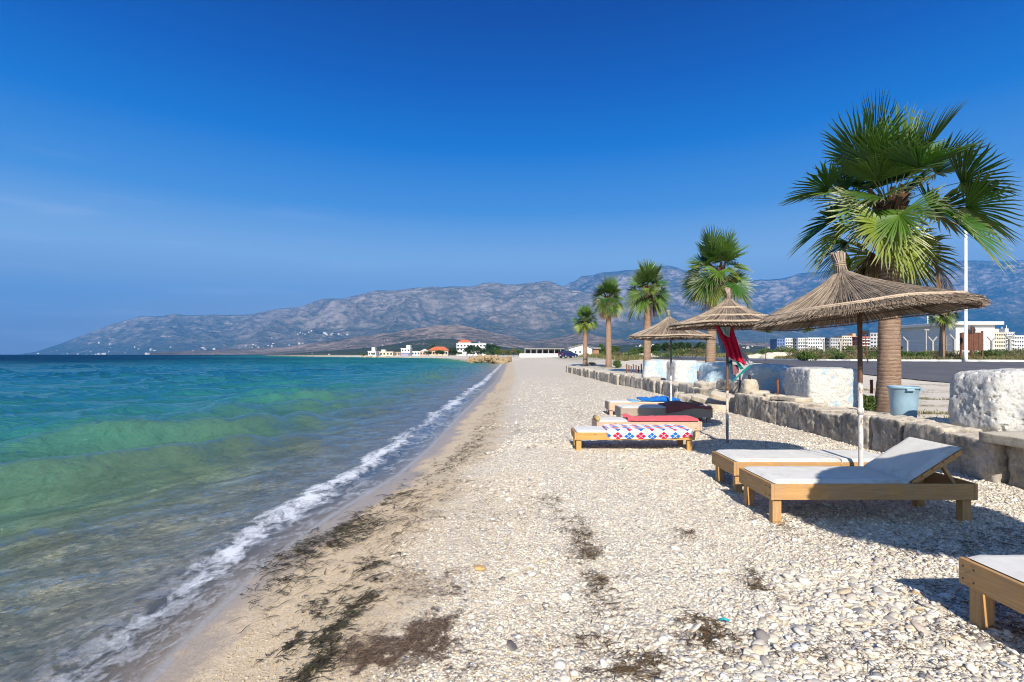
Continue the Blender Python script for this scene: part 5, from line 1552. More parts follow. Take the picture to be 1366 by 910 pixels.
# gabled white house, shed and car by the palms
g0 = gz(PX(774, 112), 112)
hs = empty('white_house', (PX(774.5, 112), 112, g0), R(0), label='small white gabled house with two square windows behind the farthest palm', cat='house')
hw = (PX(790, 112) - PX(759, 112)) / 2; he = PZ(465, 112) - g0; hr = PZ(460, 112) - g0
ax = PX(777.5, 112) - PX(774.5, 112)
b = MB(); b.add([(-hw,0,-0.5),(hw,0,-0.5),(hw,0,he),(ax,0,hr),(-hw,0,he),(-hw,7,-0.5),(hw,7,-0.5),(hw,7,he),(ax,7,hr),(-hw,7,he)],
      [(0,1,2,3,4),(9,8,7,6,5),(0,4,9,5),(1,6,7,2),(0,5,6,1),(2,7,8,3),(3,8,9,4)]); b.build('wall', W_white, hs)
b = MB()
for (xa, za, xb, zb_) in ((-hw-0.25, he-0.06, ax, hr), (ax, hr, hw+0.35, he-0.10)):
    b.add([(xa,-0.25,za+0.02),(xb,-0.25,zb_+0.02),(xb,7.2,zb_+0.02),(xa,7.2,za+0.02),(xa,-0.25,za+0.16),(xb,-0.25,zb_+0.16),(xb,7.2,zb_+0.16),(xa,7.2,za+0.16)],
          [(0,3,2,1),(4,5,6,7),(0,1,5,4),(1,2,6,5),(2,3,7,6),(3,0,4,7)])
b.build('roof', M_slate, hs)
for wx_ in (768, 773.8):
    b = MB(); xx = PX(wx_, 112) - PX(774.5, 112); b.box((xx-0.16,-0.03,he-0.95),(xx+0.16,0.02,he-0.50)); b.build('window', M_glass, hs)
sd = block(PX(790.3, 113), PX(799, 113), 113, 3.5, g0, PZ(465.8, 113), M_ply, 'low brown wooden shed leaning against the white gabled house', roofm=M_slate, cat='shed', name='shed')
# open pavilion with white wall
pv = empty('pavilion', (PX(728, 150), 150, gz(PX(728, 150), 150)), 0, label='long low open-sided pavilion with a dark flat roof left of the white gabled house', cat='pavilion')
pwid = PX(757, 150) - PX(700, 150); ph = PZ(465.8, 150) - pv.location.z
b = MB(); b.box((-pwid/2, 0, ph - 0.02), (pwid/2, 7, ph + 0.28)); b.build('roof', M_slate, pv)
for i in range(8):
    xx = -pwid/2 + 0.2 + (pwid - 0.4) * i / 7
    for yy in (0.3, 6.6):
        b = MB(); b.box((xx-0.08, yy-0.08, -0.3), (xx+0.08, yy+0.08, ph - 0.023)); b.build('column', W_grey, pv)
b = MB(); b.box((-pwid/2, 6.8, -0.3), (pwid/2, 7.0, ph * 0.9)); b.build('back_wall', mat_wall('shade_dark_wall', (0.10,0.10,0.11)), pv)  # dark colour stands in for the shade inside the open pavilion
b = MB(); b.box((PX(693, 140), 140, gz(5, 140) - 0.3), (PX(750, 140), 140.3, PZ(471.7, 140))); b.build('boundary_wall', W_white, label='low white boundary wall before the open pavilion', cat='wall')

# dark blue hatchback
cx_, cy_ = PX(757.8, 104), 104.0
car = empty('parked_car', (cx_, cy_, gz(cx_, cy_) + 0.02), R(33), label='dark blue hatchback parked before the white gabled house', cat='car')
M_carp = mat_plain('navy_car_paint', (0.015,0.025,0.09), 0.25, 0.1, 1.0, 0.6)
b = MB()
prof = [(-1.9,0.28),(-1.95,0.75),(-1.75,0.95),(-1.55,1.38),(-1.0,1.46),(0.1,1.44),(0.95,0.98),(1.75,0.82),(1.95,0.6),(1.93,0.28)]
vs = []
for yy, sc_ in ((-0.82,0.97),(-0.6,1.0),(0.6,1.0),(0.82,0.97)):
    for (x_, z_) in prof:
        tz = z_ * (1 if z_ < 1 else (0.985 if abs(yy) < 0.7 else 0.96))
        yk = yy * (0.84 if z_ > 1.1 else 1.0)
        vs.append((x_ * sc_, yk, tz))
n_ = len(prof); fs = []
for j in range(3):
    for i in range(n_):
        fs.append((j*n_+i, j*n_+(i+1) % n_, (j+1)*n_+(i+1) % n_, (j+1)*n_+i))
fs.append(tuple(range(n_-1, -1, -1))); fs.append(tuple(3*n_ + i for i in range(n_)))
b.add(vs, fs); b.build('body', M_carp, car, bevel=0.03)
for (xa, xb, za, zb_) in ((-1.45, -0.55, 0.98, 1.33), (-0.45, 0.45, 0.98, 1.30)):
    for sy in (-1, 1):
        b = MB(); b.box((xa, min(sy*0.70, sy*0.80), za), (xb, max(sy*0.70, sy*0.80), zb_)); b.build('window', M_glass, car)
b = MB(); b.add([(-1.77,-0.6,0.98),(-1.77,0.6,0.98),(-1.60,0.52,1.32),(-1.60,-0.52,1.32),(-1.70,-0.6,0.98),(-1.70,0.6,0.98),(-1.53,0.52,1.32),(-1.53,-0.52,1.32)],
      [(0,3,2,1),(4,5,6,7),(0,1,5,4),(1,2,6,5),(2,3,7,6),(3,0,4,7)]); b.build('rear_window', M_glass, car)
M_tyre = mat_plain('tyre_rubber', (0.02,0.02,0.02), 0.9)
for sx in (-1.2, 1.25):
    for sy in (-1, 1):
        b = MB(); b.tube([(sx, sy*0.62, 0.31), (sx, sy*0.84, 0.31)], 0.31, 18); w_ = b.build('wheel', M_tyre, car)
        b = MB(); b.tube([(sx, sy*0.80, 0.31), (sx, sy*0.855, 0.31)], 0.19, 12); b.build('rim', M_conc, w_)
for sy in (-1, 1):
    b = MB(); b.box((-1.97, sy*0.62-0.11, 0.70), (-1.80, sy*0.62+0.11, 0.92)); b.build('tail_light', mat_plain('red_lens', (0.5,0.02,0.02), 0.3), car)
b = MB(); b.box((-1.975, -0.26, 0.50), (-1.93, 0.26, 0.62)); b.build('number_plate', M_wpaint, car)

# far village at the end of the bay
def zg(x, y): return gz(x, y)
def vb(px0, px1, ytop, D, wall, label, dep=9.0, **k):
    x0, x1 = PX(px0, D), PX(px1, D); z0 = zg((x0 + x1) / 2, D)
    return block(x0, x1, D, dep, z0, PZ(ytop, D), wall, label, **k)
vb(609, 648, 458.8, 400, W_white, 'white hotel with balconies in the far village, partly behind round trees', 10, floors=3, bays=9, balc=True, roofm=W_white, cat='hotel', name='hotel')
vb(611, 628, 456.6, 401, W_white, 'red roofed upper storey on the left of the white hotel', 7, rooft='hip', roofm=M_tile, cat='building', floors=1, bays=4)
vb(572, 597.5, 467.4, 352, W_tan, 'long house with a bright orange tiled roof left of the hotel', 9, floors=1, bays=6, rooft='hip', roofm=M_tile, cat='house', name='house')
vb(535, 547, 465.3, 380, W_white, 'white cubic two-storey house with a stair tower in the far village', 8, floors=2, bays=3, pent=(0.55, 0.98, 2.3), cat='house', name='house')
vb(506, 524, 469.8, 372, W_cream, 'low cream house left of the cubic white house', 8, floors=1, bays=4, cat='house', name='house', pent=(0.1, 0.4, 1.4))
vb(491, 501, 469.0, 360, W_white, 'white cottage farthest out along the quay', 8, floors=1, bays=3, cat='house', name='house', pent=(0.4, 0.8, 2.5))
vb(549, 560, 469.0, 420, W_white, 'low white house right of the cubic house', 8, floors=1, bays=3, cat='house', name='house')
vb(560, 571, 469.3, 410, W_tan, 'low tan house touching the orange roofed one', 8, floors=1, bays=3, rooft='hip', roofm=M_tilep, cat='house', name='house')
vb(526, 534, 470.2, 390, W_tan, 'tiny tan hut between the cream and the cubic houses', 6, floors=1, bays=2, cat='house', name='house')
vb(617, 622, 470.3, 300, W_white, 'small white kiosk on the quay before the hotel', 4, cat='kiosk', name='kiosk')
vb(535, 545, 471.5, 345, mat_wall('violet_wall', (0.30,0.28,0.45)), 'low violet shed on the quay below the cubic house', 4, cat='shed', name='shed')
# apartment blocks behind the scrub
AP = [(1036.5, 1047, 452.5, W_blue, 5, 3, 'dark blue'), (1047.3, 1057, 451.5, W_white, 5, 3, 'white'), (1057.3, 1064, 452.8, W_blue, 5, 2, 'narrow dark blue'), (1064.5, 1077, 451.3, W_white, 5, 4, 'broad white'),
      (1078, 1100, 450.9, W_white, 5, 7, 'longest white'), (1101, 1107.5, 453.5, W_blue, 4, 2, 'lower blue'), (1108, 1123, 451.2, W_grey, 5, 5, 'grey and white'),
      (1123.5, 1136, 448.5, W_cream, 6, 4, 'taller cream'), (1136.5, 1147, 449.3, W_orange, 6, 4, 'orange'), (1147.5, 1160, 449.5, W_red, 6, 4, 'rose red'), (1161, 1173.5, 444.5, W_grey, 6, 3, 'unfinished grey'),
      (1312.5, 1326, 448.5, W_cream, 5, 5, 'cream'), (1326.5, 1341, 444.0, W_cream, 6, 5, 'stepped'), (1341.5, 1353, 443.5, W_white, 6, 4, 'white ship-like'), (1353.5, 1372, 448.0, W_white, 5, 6, 'long white')]
for i, (a, b_, yt, wl_, fl, by, nm) in enumerate(AP):
    D = 520 if i < 11 else 430
    where = 'left of the near umbrella pole' if b_ < 1136 else ('between the umbrella pole and the nearest palm' if b_ < 1200 else 'far right beyond the billboard')
    vb(a, b_, yt, D + (i % 3) * 6, wl_, f'{nm} apartment block {where}', 14, floors=fl, bays=by, balc=(i % 2 == 1), cat='apartment block', name='apartment_block', group='apartment blocks beyond the scrub', wf=(0.6, 0.45),
       pent=(0.3, 0.7, 3.0) if i in (8, 12, 13) else None, side=True)
for i, (px, yt, h) in enumerate([(1344, 436, 8), (1350, 434, 9)]):
    b = MB(); b.tube([(0, 0, 0), (0, 0, PZ(yt, 440) - PZ(444, 440))], [0.5, 0.2], 6)
    b.tube([(-1.2, 0, 2.0), (1.2, 0, 2.0)], 0.12, 4)
    o = b.build('roof_mast', M_wpaint, label=['short white mast on the ship-like block roof', 'taller white mast on the ship-like block roof'][i], cat='mast'); o.location = (PX(px, 440), 445, PZ(443.6, 440))
# houses on the slopes and along the shores
hm = []
W_far = mat_wall('sun_bleached_wall', (0.55,0.53,0.49))
for i in range(7):
    b = MB(); w, d, h = [(14,10,6),(18,12,9),(12,10,7),(26,12,6),(16,12,12),(10,9,4),(22,14,15)][i]
    b.box((-w/2, -d/2, -4), (w/2, d/2, h), mi=0)
    if i in (0, 2, 3, 5): b.add([(-w/2-.6,-d/2-.6,h+.01),(w/2+.6,-d/2-.6,h+.01),(w/2+.6,d/2+.6,h+.01),(-w/2-.6,d/2+.6,h+.01),(-w/4,0,h+2.6),(w/4,0,h+2.6)], [(0,1,5,4),(1,2,5),(2,3,4,5),(3,0,4)], mi=1)
    else: b.box((-w/4, -d/4, h), (w/3, d/3, h + 3), mi=1)
    me = b.mesh('hillside_house')
    me.materials.append([W_far, W_far, W_cream, W_far, W_grey, W_cream, W_far][i]); me.materials.append([M_tile, W_white, M_tilep, M_tile, W_grey, M_tile, W_white][i])
    hm.append(me)
def sprinkle(n, fpx, fpy, keys, lab, grp, smin, smax, seed):
    rr = random.Random(seed); k = 0; tries = 0
    while k < n and tries < n * 12:
        tries += 1
        px = fpx(rr); py = fpy(rr, px)
        cand = [c for c in (slope_point(kk, px, py) for kk in keys) if c is not None]
        if not cand: continue
        c = min(cand, key=lambda v: v.y)
        o = bpy.data.objects.new('hillside_house', rr.choice(hm)); COL.objects.link(o)
        s = rr.uniform(smin, smax) * 0.72; o.scale = (s, s, s); o.location = c; o.rotation_euler = (0, 0, rr.uniform(-0.6, 0.6))
        tag(o, lab, 'house', grp); k += 1
sprinkle(46, lambda r: r.gauss(355, 38), lambda r, p: 470.5 - abs(r.gauss(0, 8)), ['front'], 'tiny pale house in the village below the bare earth scars of the left ridge', 'houses of the village on the left ridge', 0.9, 1.6, 1)
sprinkle(26, lambda r: r.uniform(60, 300), lambda r, p: 471.5 - abs(r.gauss(0, 7)), ['front'], 'tiny pale house scattered on the slope of the left headland', 'houses scattered on the left headland', 1.1, 1.9, 2)
sprinkle(16, lambda r: r.uniform(380, 470), lambda r, p: 447 - abs(r.gauss(0, 3)) + (p - 380) * 0.02, ['front'], 'tiny house in the upper line of houses on the mid ridge', 'upper line of houses on the ridge', 1.0, 1.6, 3)
sprinkle(20, lambda r: r.uniform(800, 1040), lambda r, p: 465.5 - abs(r.gauss(0, 3.5)), ['low', 'foot'], 'tiny house at the foot of the hills behind the umbrellas', 'houses at the foot of the hills behind the umbrellas', 0.5, 0.9, 4)
sprinkle(10, lambda r: r.uniform(480, 700), lambda r, p: 462 - abs(r.gauss(0, 8)), ['low', 'foot'], 'tiny house on the brown foothill behind the hotel', 'houses on the brown foothill', 0.35, 0.6, 5)
rr = random.Random(9)
for i in range(48):
    px = rr.uniform(50, 440)
    D = 7000 if px < 260 else float(np.interp(px, [260, 330, 400, 440], [5200, 4300, 2400, 1600]))
    if px < 260: D = float(np.interp(px, [44, 263], [8000, 4500])) + 120
    o = bpy.data.objects.new('shore_house', rr.choice(hm)); COL.objects.link(o)
    s = rr.uniform(0.6, 1.2) * D / 5200; X = PX(px, D)
    o.scale = (s * 1.2, s, s); o.location = (X, D, gz(X, D)); tag(o, 'tiny white building on the far shoreline below the mountains', 'house', 'buildings along the far shoreline')

# ------------------------------------------------------------------ plants
def mat_foliage(name, cols):
    t = NT(name)
    r = t.n('NewGeometry').outputs['Random Per Island']
    c = t.ramp(r, [((i + 0.5) / len(cols), cc) for i, cc in enumerate(cols)])
    p = t.pr(c, 0.6, None, 0.25)
    tr = t.n('BsdfTranslucent', Color=c)
    mx = t.n('MixShader'); mx.inputs[0].default_value = 0.25; t.set(mx.inputs[1], p.outputs[0]); t.set(mx.inputs[2], tr)
    return t.end(mx)
F_bush = mat_foliage('bush_leaves', [(0.05,0.095,0.018), (0.085,0.15,0.022), (0.12,0.19,0.035), (0.06,0.10,0.03)])
F_dry = mat_foliage('dry_bush', [(0.13,0.12,0.05), (0.20,0.17,0.08), (0.10,0.11,0.04), (0.26,0.21,0.12)])
F_dark = mat_foliage('dark_tree_leaves', [(0.018,0.042,0.014), (0.03,0.065,0.02), (0.045,0.085,0.025), (0.022,0.05,0.02)])
F_grass = mat_foliage('grass_blades', [(0.12,0.13,0.035), (0.22,0.20,0.08), (0.30,0.25,0.12), (0.07,0.11,0.025), (0.16,0.13,0.06)])
M_bark = mat_plain('bark', (0.13,0.10,0.07), 0.9, 0.3, 8.0)
def clump_mesh(name, rx, ry, rz_, n, leaf, seed, lobes=7, base=0.0):
    g = np.random.default_rng(seed)
    lc = g.uniform(-1, 1, (lobes, 3)) * np.array([0.62, 0.62, 0.42]) + np.array([0, 0, 0.05]); lr = g.uniform(0.32, 0.60, lobes)
    k = g.integers(0, lobes, n)
    d = g.normal(size=(n, 3)); d /= np.linalg.norm(d, axis=1)[:, None]
    rad = lr[k] * g.uniform(0.55, 1.05, n) ** 0.6
    c = (lc[k] + d * rad[:, None]) * np.array([rx, ry, rz_]) + np.array([0, 0, rz_ * 0.95 + base])
    c[:, 2] = np.maximum(c[:, 2], 0.02)
    a = g.normal(size=(n, 3)) + d * 0.8; a /= np.linalg.norm(a, axis=1)[:, None]
    b = np.cross(a, g.normal(size=(n, 3))); b /= np.linalg.norm(b, axis=1)[:, None]
    s = leaf * g.uniform(0.6, 1.5, n)[:, None]
    V = np.stack([c - a * s, c + b * s * 0.5, c + a * s, c - b * s * 0.5], 1).reshape(-1, 3)
    return np_mesh(name, V, np.arange(4 * n).reshape(-1, 4), smooth=False)
def bush(px, D, wid, h, mat, label, seed, n=900, leaf=None, cat='bush', grp=None):
    X = PX(px, D); me = clump_mesh('foliage', wid / 2, wid / 2 * 0.8, h / 2, n, leaf or h * 0.07, seed)
    rt = empty('bush', (X, D, gz(X, D) - 0.05), rnd.uniform(0, 6), label=label, cat=cat, group=grp)
    link('foliage', me, mat, rt)
    b = MB()
    for i in range(5):
        a = i * 1.3; b.tube([(0.05 * math.cos(a), 0.05 * math.sin(a), -0.05), (wid * 0.15 * math.cos(a), wid * 0.15 * math.sin(a), h * 0.4), (wid * 0.28 * math.cos(a), wid * 0.28 * math.sin(a), h * 0.8)], [0.03, 0.02, 0.008], 5)
    b.build('stems', M_bark, rt)
    return rt
BU = [(1075, 44, 2.2, 1.15, F_bush, 'round bright green bush behind the square white boulder, left of the umbrella pole'),
      (1093, 46, 2.4, 0.9, F_dry, 'greyish dry bush right of the round bright green bush'),
      (1117, 44, 2.0, 0.85, F_bush, 'loose green bush left of the near umbrella pole'), (1143, 45, 2.2, 0.9, F_dry, 'dry scrub just left of the rusty leaning post'),
      (1168, 44, 1.6, 0.9, F_bush, 'green bush right against the nearest palm trunk, left side'),
      (1218, 43, 2.3, 1.15, F_bush, 'green bush at the right of the nearest palm trunk'), (1238, 44, 1.9, 0.8, F_dry, 'low dry bush left of the small palm'),
      (1272, 44, 1.4, 0.75, F_dry, 'straw coloured bush right of the small palm'), (1300, 43.5, 1.5, 0.8, F_dry, 'dry bush behind the billboard legs'),
      (1328, 43, 2.3, 1.15, F_bush, 'dense vivid green round bush right of the billboard'), (1356, 43.5, 2.3, 0.9, F_dry, 'olive dry bush at the right edge of the frame'),
      (1382, 44, 2.3, 1.0, F_bush, 'green bush beyond the right edge of the frame'),
      (1026, 70, 2.5, 0.8, F_dry, 'dry scrub behind the pale earth mound'), (990, 74, 4, 1.3, F_dry, 'olive scrub behind the towel pole'),
      (925, 66, 4.5, 1.5, F_dry, 'yellowish scrub seen under the third umbrella'), (905, 68, 4.0, 1.3, F_bush, 'green scrub under the third umbrella'),
      (885, 62, 3.0, 1.2, F_bush, 'green scrub right of the middle palm trunk'), (842, 70, 3.6, 1.4, F_bush, 'green scrub left of the middle palm trunk'),
      (828, 73, 3.0, 1.2, F_dry, 'olive scrub right of the dead-frond palm'), (808, 85, 3.5, 1.0, F_bush, 'low green scrub between the two far palms'),
      (823, 45.5, 1.1, 0.9, F_bush, 'small leafy shrub at the foot of the dead-frond palm'), (790, 55.5, 1.2, 0.5, F_dry, 'tuft at the foot of the farthest palm'),
      (1156, 10.9, 0.35, 0.42, F_bush, 'small weed growing by the rusty stake left of the nearest palm')]
_more = [(1062, 50, 'F_dry', 'leftmost'), (1104, 50, 'F_bush', 'second'), (1130, 49, 'F_dry', 'third'), (1180, 46, 'F_bush', 'fourth'), (1228, 47, 'F_dry', 'fifth'), (1250, 48, 'F_bush', 'sixth'),
         (1262, 45, 'F_dry', 'seventh'), (1286, 46, 'F_bush', 'eighth'), (1314, 47, 'F_dry', 'ninth'), (1342, 47, 'F_bush', 'tenth'), (1366, 47, 'F_dry', 'eleventh')]
BU += [(px, D, 2.6, 1.05, F_dry if m == 'F_dry' else F_bush, f'scrubby bush in the back row along the verge across the road, {o_} from the left') for px, D, m, o_ in _more]
BU += [(1030 + 15.5 * j, 72 + 5 * (j % 3), 4.2, 1.75 + 0.25 * (j % 2), F_dry if j % 2 else F_bush, f'tall field scrub in front of the apartment blocks, {nth(j) if j else "first"} from the left') for j in range(12)]
BU += [(1318 + 17 * j, 66 + 4 * (j % 2), 3.8, 1.6, F_dry if j % 2 else F_bush, f'tall field scrub beyond the billboard, {["left", "middle", "right", "outermost"][j]} one') for j in range(4)]
for i, (px, D, w, h, m, lb) in enumerate(BU):
    bush(px, D, w, h, m, lb, 60 + i, n=1600 if D < 60 else 900, leaf=h * 0.055)
def tree(px, ytop, wpx, D, mat, label, seed, grp='trees of the far village', n=1500):
    X = PX(px, D); z0 = gz(X, D); h = PZ(ytop, D) - z0; w = wpx * D / F
    rt = empty('tree', (X, D, z0), 0, label=label, cat='tree', group=grp)
    link('crown', clump_mesh('crown', w / 2, w / 2 * 0.9, h * 0.46, n, h * 0.055, seed, 9, base=h * 0.12), mat, rt)
    b = MB(); b.tube([(0, 0, -0.3), (0.1, 0, h * 0.3), (0, 0.1, h * 0.6)], [h * 0.045, h * 0.035, h * 0.02], 7)
    for i in range(4):
        a = i * 1.57 + 0.4; b.tube([(0.05, 0, h * 0.3), (w * 0.25 * math.cos(a), w * 0.25 * math.sin(a), h * 0.65)], [h * 0.02, h * 0.008], 5)
    b.build('trunk', M_bark, rt)
for i, a in enumerate([(606, 462.5, 17, 362, 'dark round tree at the left end of the hotel'), (631, 459.5, 19, 366, 'large dark tree hiding the middle of the hotel'), (623, 463, 10, 368, 'smaller dark tree between the hotel trees'),
                       (655, 457.6, 20, 375, 'dark tree right of the hotel'), (664, 461, 12, 380, 'lower dark tree at the right of the hotel trees'), (577, 459.5, 9, 430, 'dark tree behind the orange roof'),
                       (583, 467, 12, 340, 'bushy green tree before the orange roofed house'), (590, 467.5, 7, 338, 'small palm-like tree before the orange roofed house'), (571, 468, 10, 345, 'low dark tree left of the orange roofed house'),
                       (524, 469, 5, 385, 'tiny tree beside the tan hut'), (643, 465, 14, 330, 'green tree before the right end of the hotel')]):
    tree(a[0], a[1], a[2], a[3], F_dark, a[4], 200 + i)
vt = [(484, 470.2, 6, 350), (497, 470.6, 6, 355), (503, 470.0, 7, 385), (512, 467.8, 7, 400), (519, 468.6, 7, 402), (529, 468.0, 7, 400), (549, 467.2, 8, 430), (556, 466.6, 8, 432), (564, 467.4, 8, 428),
      (568, 466.0, 8, 436), (598, 467.0, 9, 360), (603, 470.4, 6, 330), (612, 469.4, 7, 345), (628, 469.8, 7, 340), (638, 468.9, 8, 335), (650, 468.4, 9, 320), (658, 467.4, 9, 300)]
for i, a in enumerate(vt):
    tree(a[0], a[1], a[2], a[3], F_dark if i % 3 else F_bush, f'small garden tree among the far village houses, {"first" if i == 0 else nth(i)} from the left', 320 + i, 'garden trees of the far village', 700)
for i, px in enumerate([664, 671, 678, 685, 692, 699, 706, 714]):
    tree(px, 464.5 + (i % 3), 10, 235 - i * 3, F_dry if i % 2 else F_bush, f'pale green reed clump behind the beach end, {["first", "second", "third", "fourth", "fifth", "sixth", "seventh", "eighth"][i]} from the left', 230 + i, 'reed clumps behind the beach end', 1100)
for i, (px, yt, w, D) in enumerate([(874, 457.5, 16, 105), (890, 456, 16, 106), (905, 456, 18, 104), (918, 457, 16, 107), (932, 456.5, 18, 103), (858, 461, 14, 112), (820, 461, 14, 118), (846, 463, 10, 120), (806, 462, 10, 125), (950, 461, 14, 120)]):
    tree(px, yt, w, D, F_dark if i < 5 else F_bush, f'dark green tree in the hedge behind the umbrellas, {["leftmost of five", "second of five", "third of five", "fourth of five", "rightmost of five", "left of the hedge", "by the dead-frond palm", "left of the middle palm", "between the far palms", "behind the second palm"][i]}', 260 + i, 'trees of the hedge behind the umbrellas', 1600)
for i, (px, yt, w, D) in enumerate([(730, 463.5, 9, 190), (742, 463, 9, 195), (768, 458.5, 9, 135), (801, 458, 8, 125), (737, 465, 7, 200)]):
    tree(px, yt, w, D, F_bush, ['light green tree behind the pavilion roof, left one', 'light green tree behind the pavilion roof, right one', 'light green tree behind the white gabled house', 'light green tree behind the brown shed', 'smallest light green tree behind the pavilion'][i], 280 + i, 'light green trees behind the houses', 900)
# thin saplings with a tuft on top
for i, (px, yt, D, lb) in enumerate([(1021, 441, 42, 'left sapling with a drooping tuft below the umbrella rim'), (1074, 440, 43, 'right sapling with a bright tuft below the umbrella rim')]):
    X = PX(px, D); z0 = gz(X, D); h = PZ(yt, D) - z0
    rt = empty('sapling', (X, D, z0), 0, label=lb, cat='sapling', group='thin saplings by the road')
    b = MB(); b.tube([(0, 0, -0.1), (0.03, 0, h * 0.5), (0, 0, h)], [0.03, 0.025, 0.015], 6); b.build('trunk', M_bark, rt)
    link('crown', clump_mesh('crown', 0.62, 0.5, 0.24, 420, 0.07, 300 + i, 5), F_bush, rt).location = (0.15, 0, h - 0.25)
# pale earth mound
md = rock_mesh('earth_mound', (5.0, 3.0, 1.25), 77, 20, 2.6, 0.10, 0.03, taper=0.35)
o = link('earth_mound', md, mat_stone('pale_earth', (0.66,0.58,0.46), (0.56,0.48,0.37), (0.36,0.30,0.22), 0.1, 1.2), label='pale earth mound lying behind the sloping boulder', cat='mound')
o.location = (PX(1040, 56), 56, gz(PX(1040, 56), 56) - 0.45)
md2 = rock_mesh('earth_mound', (4.5, 2.5, 1.0), 78, 16, 2.4, 0.12, 0.04, taper=0.4)
for i, (px, D, lb) in enumerate([(862, 78, 'low pale rubble heap left of the third umbrella'), (838, 88, 'small pale rubble heap between the far palms'), (1012, 60, 'left lobe of pale earth beside the bigger mound')]):
    o = link('earth_mound', md2, o.data.materials[0], label=lb, cat='mound', group='pale rubble heaps'); o.location = (PX(px, D), D, gz(PX(px, D), D) - 0.45)

# grass: verge across the road, field, tufts round the palms
def blades(name, pts, hgt, wd_, seed, mat, label=None):
    g = np.random.default_rng(seed); n = len(pts)
    z = height(pts[:, 0], pts[:, 1]) - 0.02
    h = hgt * g.uniform(0.4, 1.3, n); a = g.uniform(0, 2 * math.pi, n); ln = g.uniform(0.1, 0.6, n) * h
    w = wd_ * g.uniform(0.7, 1.4, n); b = g.uniform(0, 2 * math.pi, n)
    dx, dy = np.cos(a) * w, np.sin(a) * w; lx, ly = np.cos(b) * ln, np.sin(b) * ln
    V = np.stack([np.stack([pts[:, 0] - dx, pts[:, 1] - dy, z], -1), np.stack([pts[:, 0] + dx, pts[:, 1] + dy, z], -1),
                  np.stack([pts[:, 0] + dx * .6 + lx * .45, pts[:, 1] + dy * .6 + ly * .45, z + h * .6], -1), np.stack([pts[:, 0] + lx, pts[:, 1] + ly, z + h], -1)], 1).reshape(-1, 3)
    me = np_mesh(name, V, np.arange(4 * n).reshape(-1, 4), smooth=False)
    return tag(link(name, me, mat), label, 'grass', kind='stuff')
def zone(n, fx, keep, seed):
    g = np.random.default_rng(seed); p = fx(g, n); return p[keep(p, g)]
def verge(g, n):
    Y = g.uniform(35.5, 62, n); X = road_right(Y) + 0.5 + g.exponential(7.0, n) ; return np.stack([X, Y], -1)
vp = zone(60000, verge, lambda p, g: (fbm(p[:, 0] * 0.5, p[:, 1] * 0.5, 0, 3, 71) + g.uniform(-0.5, 0.5, len(p)) > -0.12) & (p[:, 0] < 66) & (p[:, 0] / p[:, 1] > 0.5), 5)
blades('verge_grass', vp, 0.42, 0.024, 6, F_grass, 'dry and green grass growing along the verge across the road')
def field(g, n):
    Y = 62 + g.uniform(0, 1, n) ** 1.5 * 150; u = g.uniform(0.12, 0.95, n); return np.stack([u * Y, Y], -1)
fp = zone(70000, field, lambda p, g: (fbm(p[:, 0] * 0.15, p[:, 1] * 0.08, 0, 3, 73) > -0.15) & ((p[:, 0] > 25.5) | (p[:, 0] < 16.5)) & (p[:, 0] > 13.5), 7)
blades('field_grass', fp, 0.55, 0.07, 8, F_grass, 'wild olive green grass of the field behind the beach')
def tufts(g, n):
    c = np.array([(7.9, 57, 1.2), (8.65, 47, 1.8), (8.4, 50, 1.5), (7.9, 44, 1.3), (8.1, 10.2, 0.5), (8.6, 9.6, 0.9), (9.4, 9.9, 0.8), (9.0, 24.5, 1.0), (8.2, 31.5, 1.0), (10, 30, 1.5), (10.5, 13.5, 1.0), (11.5, 17, 1.4)])
    k = g.integers(0, len(c), n); return c[k, :2] + g.normal(size=(n, 2)) * c[k, 2:3] * np.array([0.6, 0.35])
tp = zone(15000, tufts, lambda p, g: (fbm(p[:, 0] * 2.5, p[:, 1] * 2.5, 0, 3, 75) > -0.05) & (p[:, 0] > 6.8), 9)
blades('palm_foot_grass', tp, 0.07, 0.006, 10, F_grass, 'short dry grass growing round the feet of the palms')

# ------------------------------------------------------------------ pebbles (beyond counting)
def ico():
    bm = bmesh.new(); bmesh.ops.create_icosphere(bm, subdivisions=1, radius=1)
    V = np.array([v.co[:] for v in bm.verts]); Fq = np.array([[v.index for v in f.verts] for f in bm.faces]); bm.free(); return V, Fq
def ico2():
    bm = bmesh.new(); bmesh.ops.create_icosphere(bm, subdivisions=2, radius=1)
    V = np.array([v.co[:] for v in bm.verts]); Fq = np.array([[v.index for v in f.verts] for f in bm.faces]); bm.free(); return V, Fq
PEB = np.array([(0.76,0.70,0.60), (0.70,0.63,0.53), (0.60,0.54,0.45), (0.50,0.46,0.41), (0.34,0.33,0.32), (0.62,0.52,0.38), (0.80,0.76,0.69), (0.42,0.45,0.47), (0.62,0.54,0.46), (0.22,0.20,0.19), (0.52,0.38,0.24)])
PW = np.array([0.24, 0.22, 0.15, 0.08, 0.03, 0.06, 0.15, 0.015, 0.05, 0.008, 0.005]); PW = PW / PW.sum()
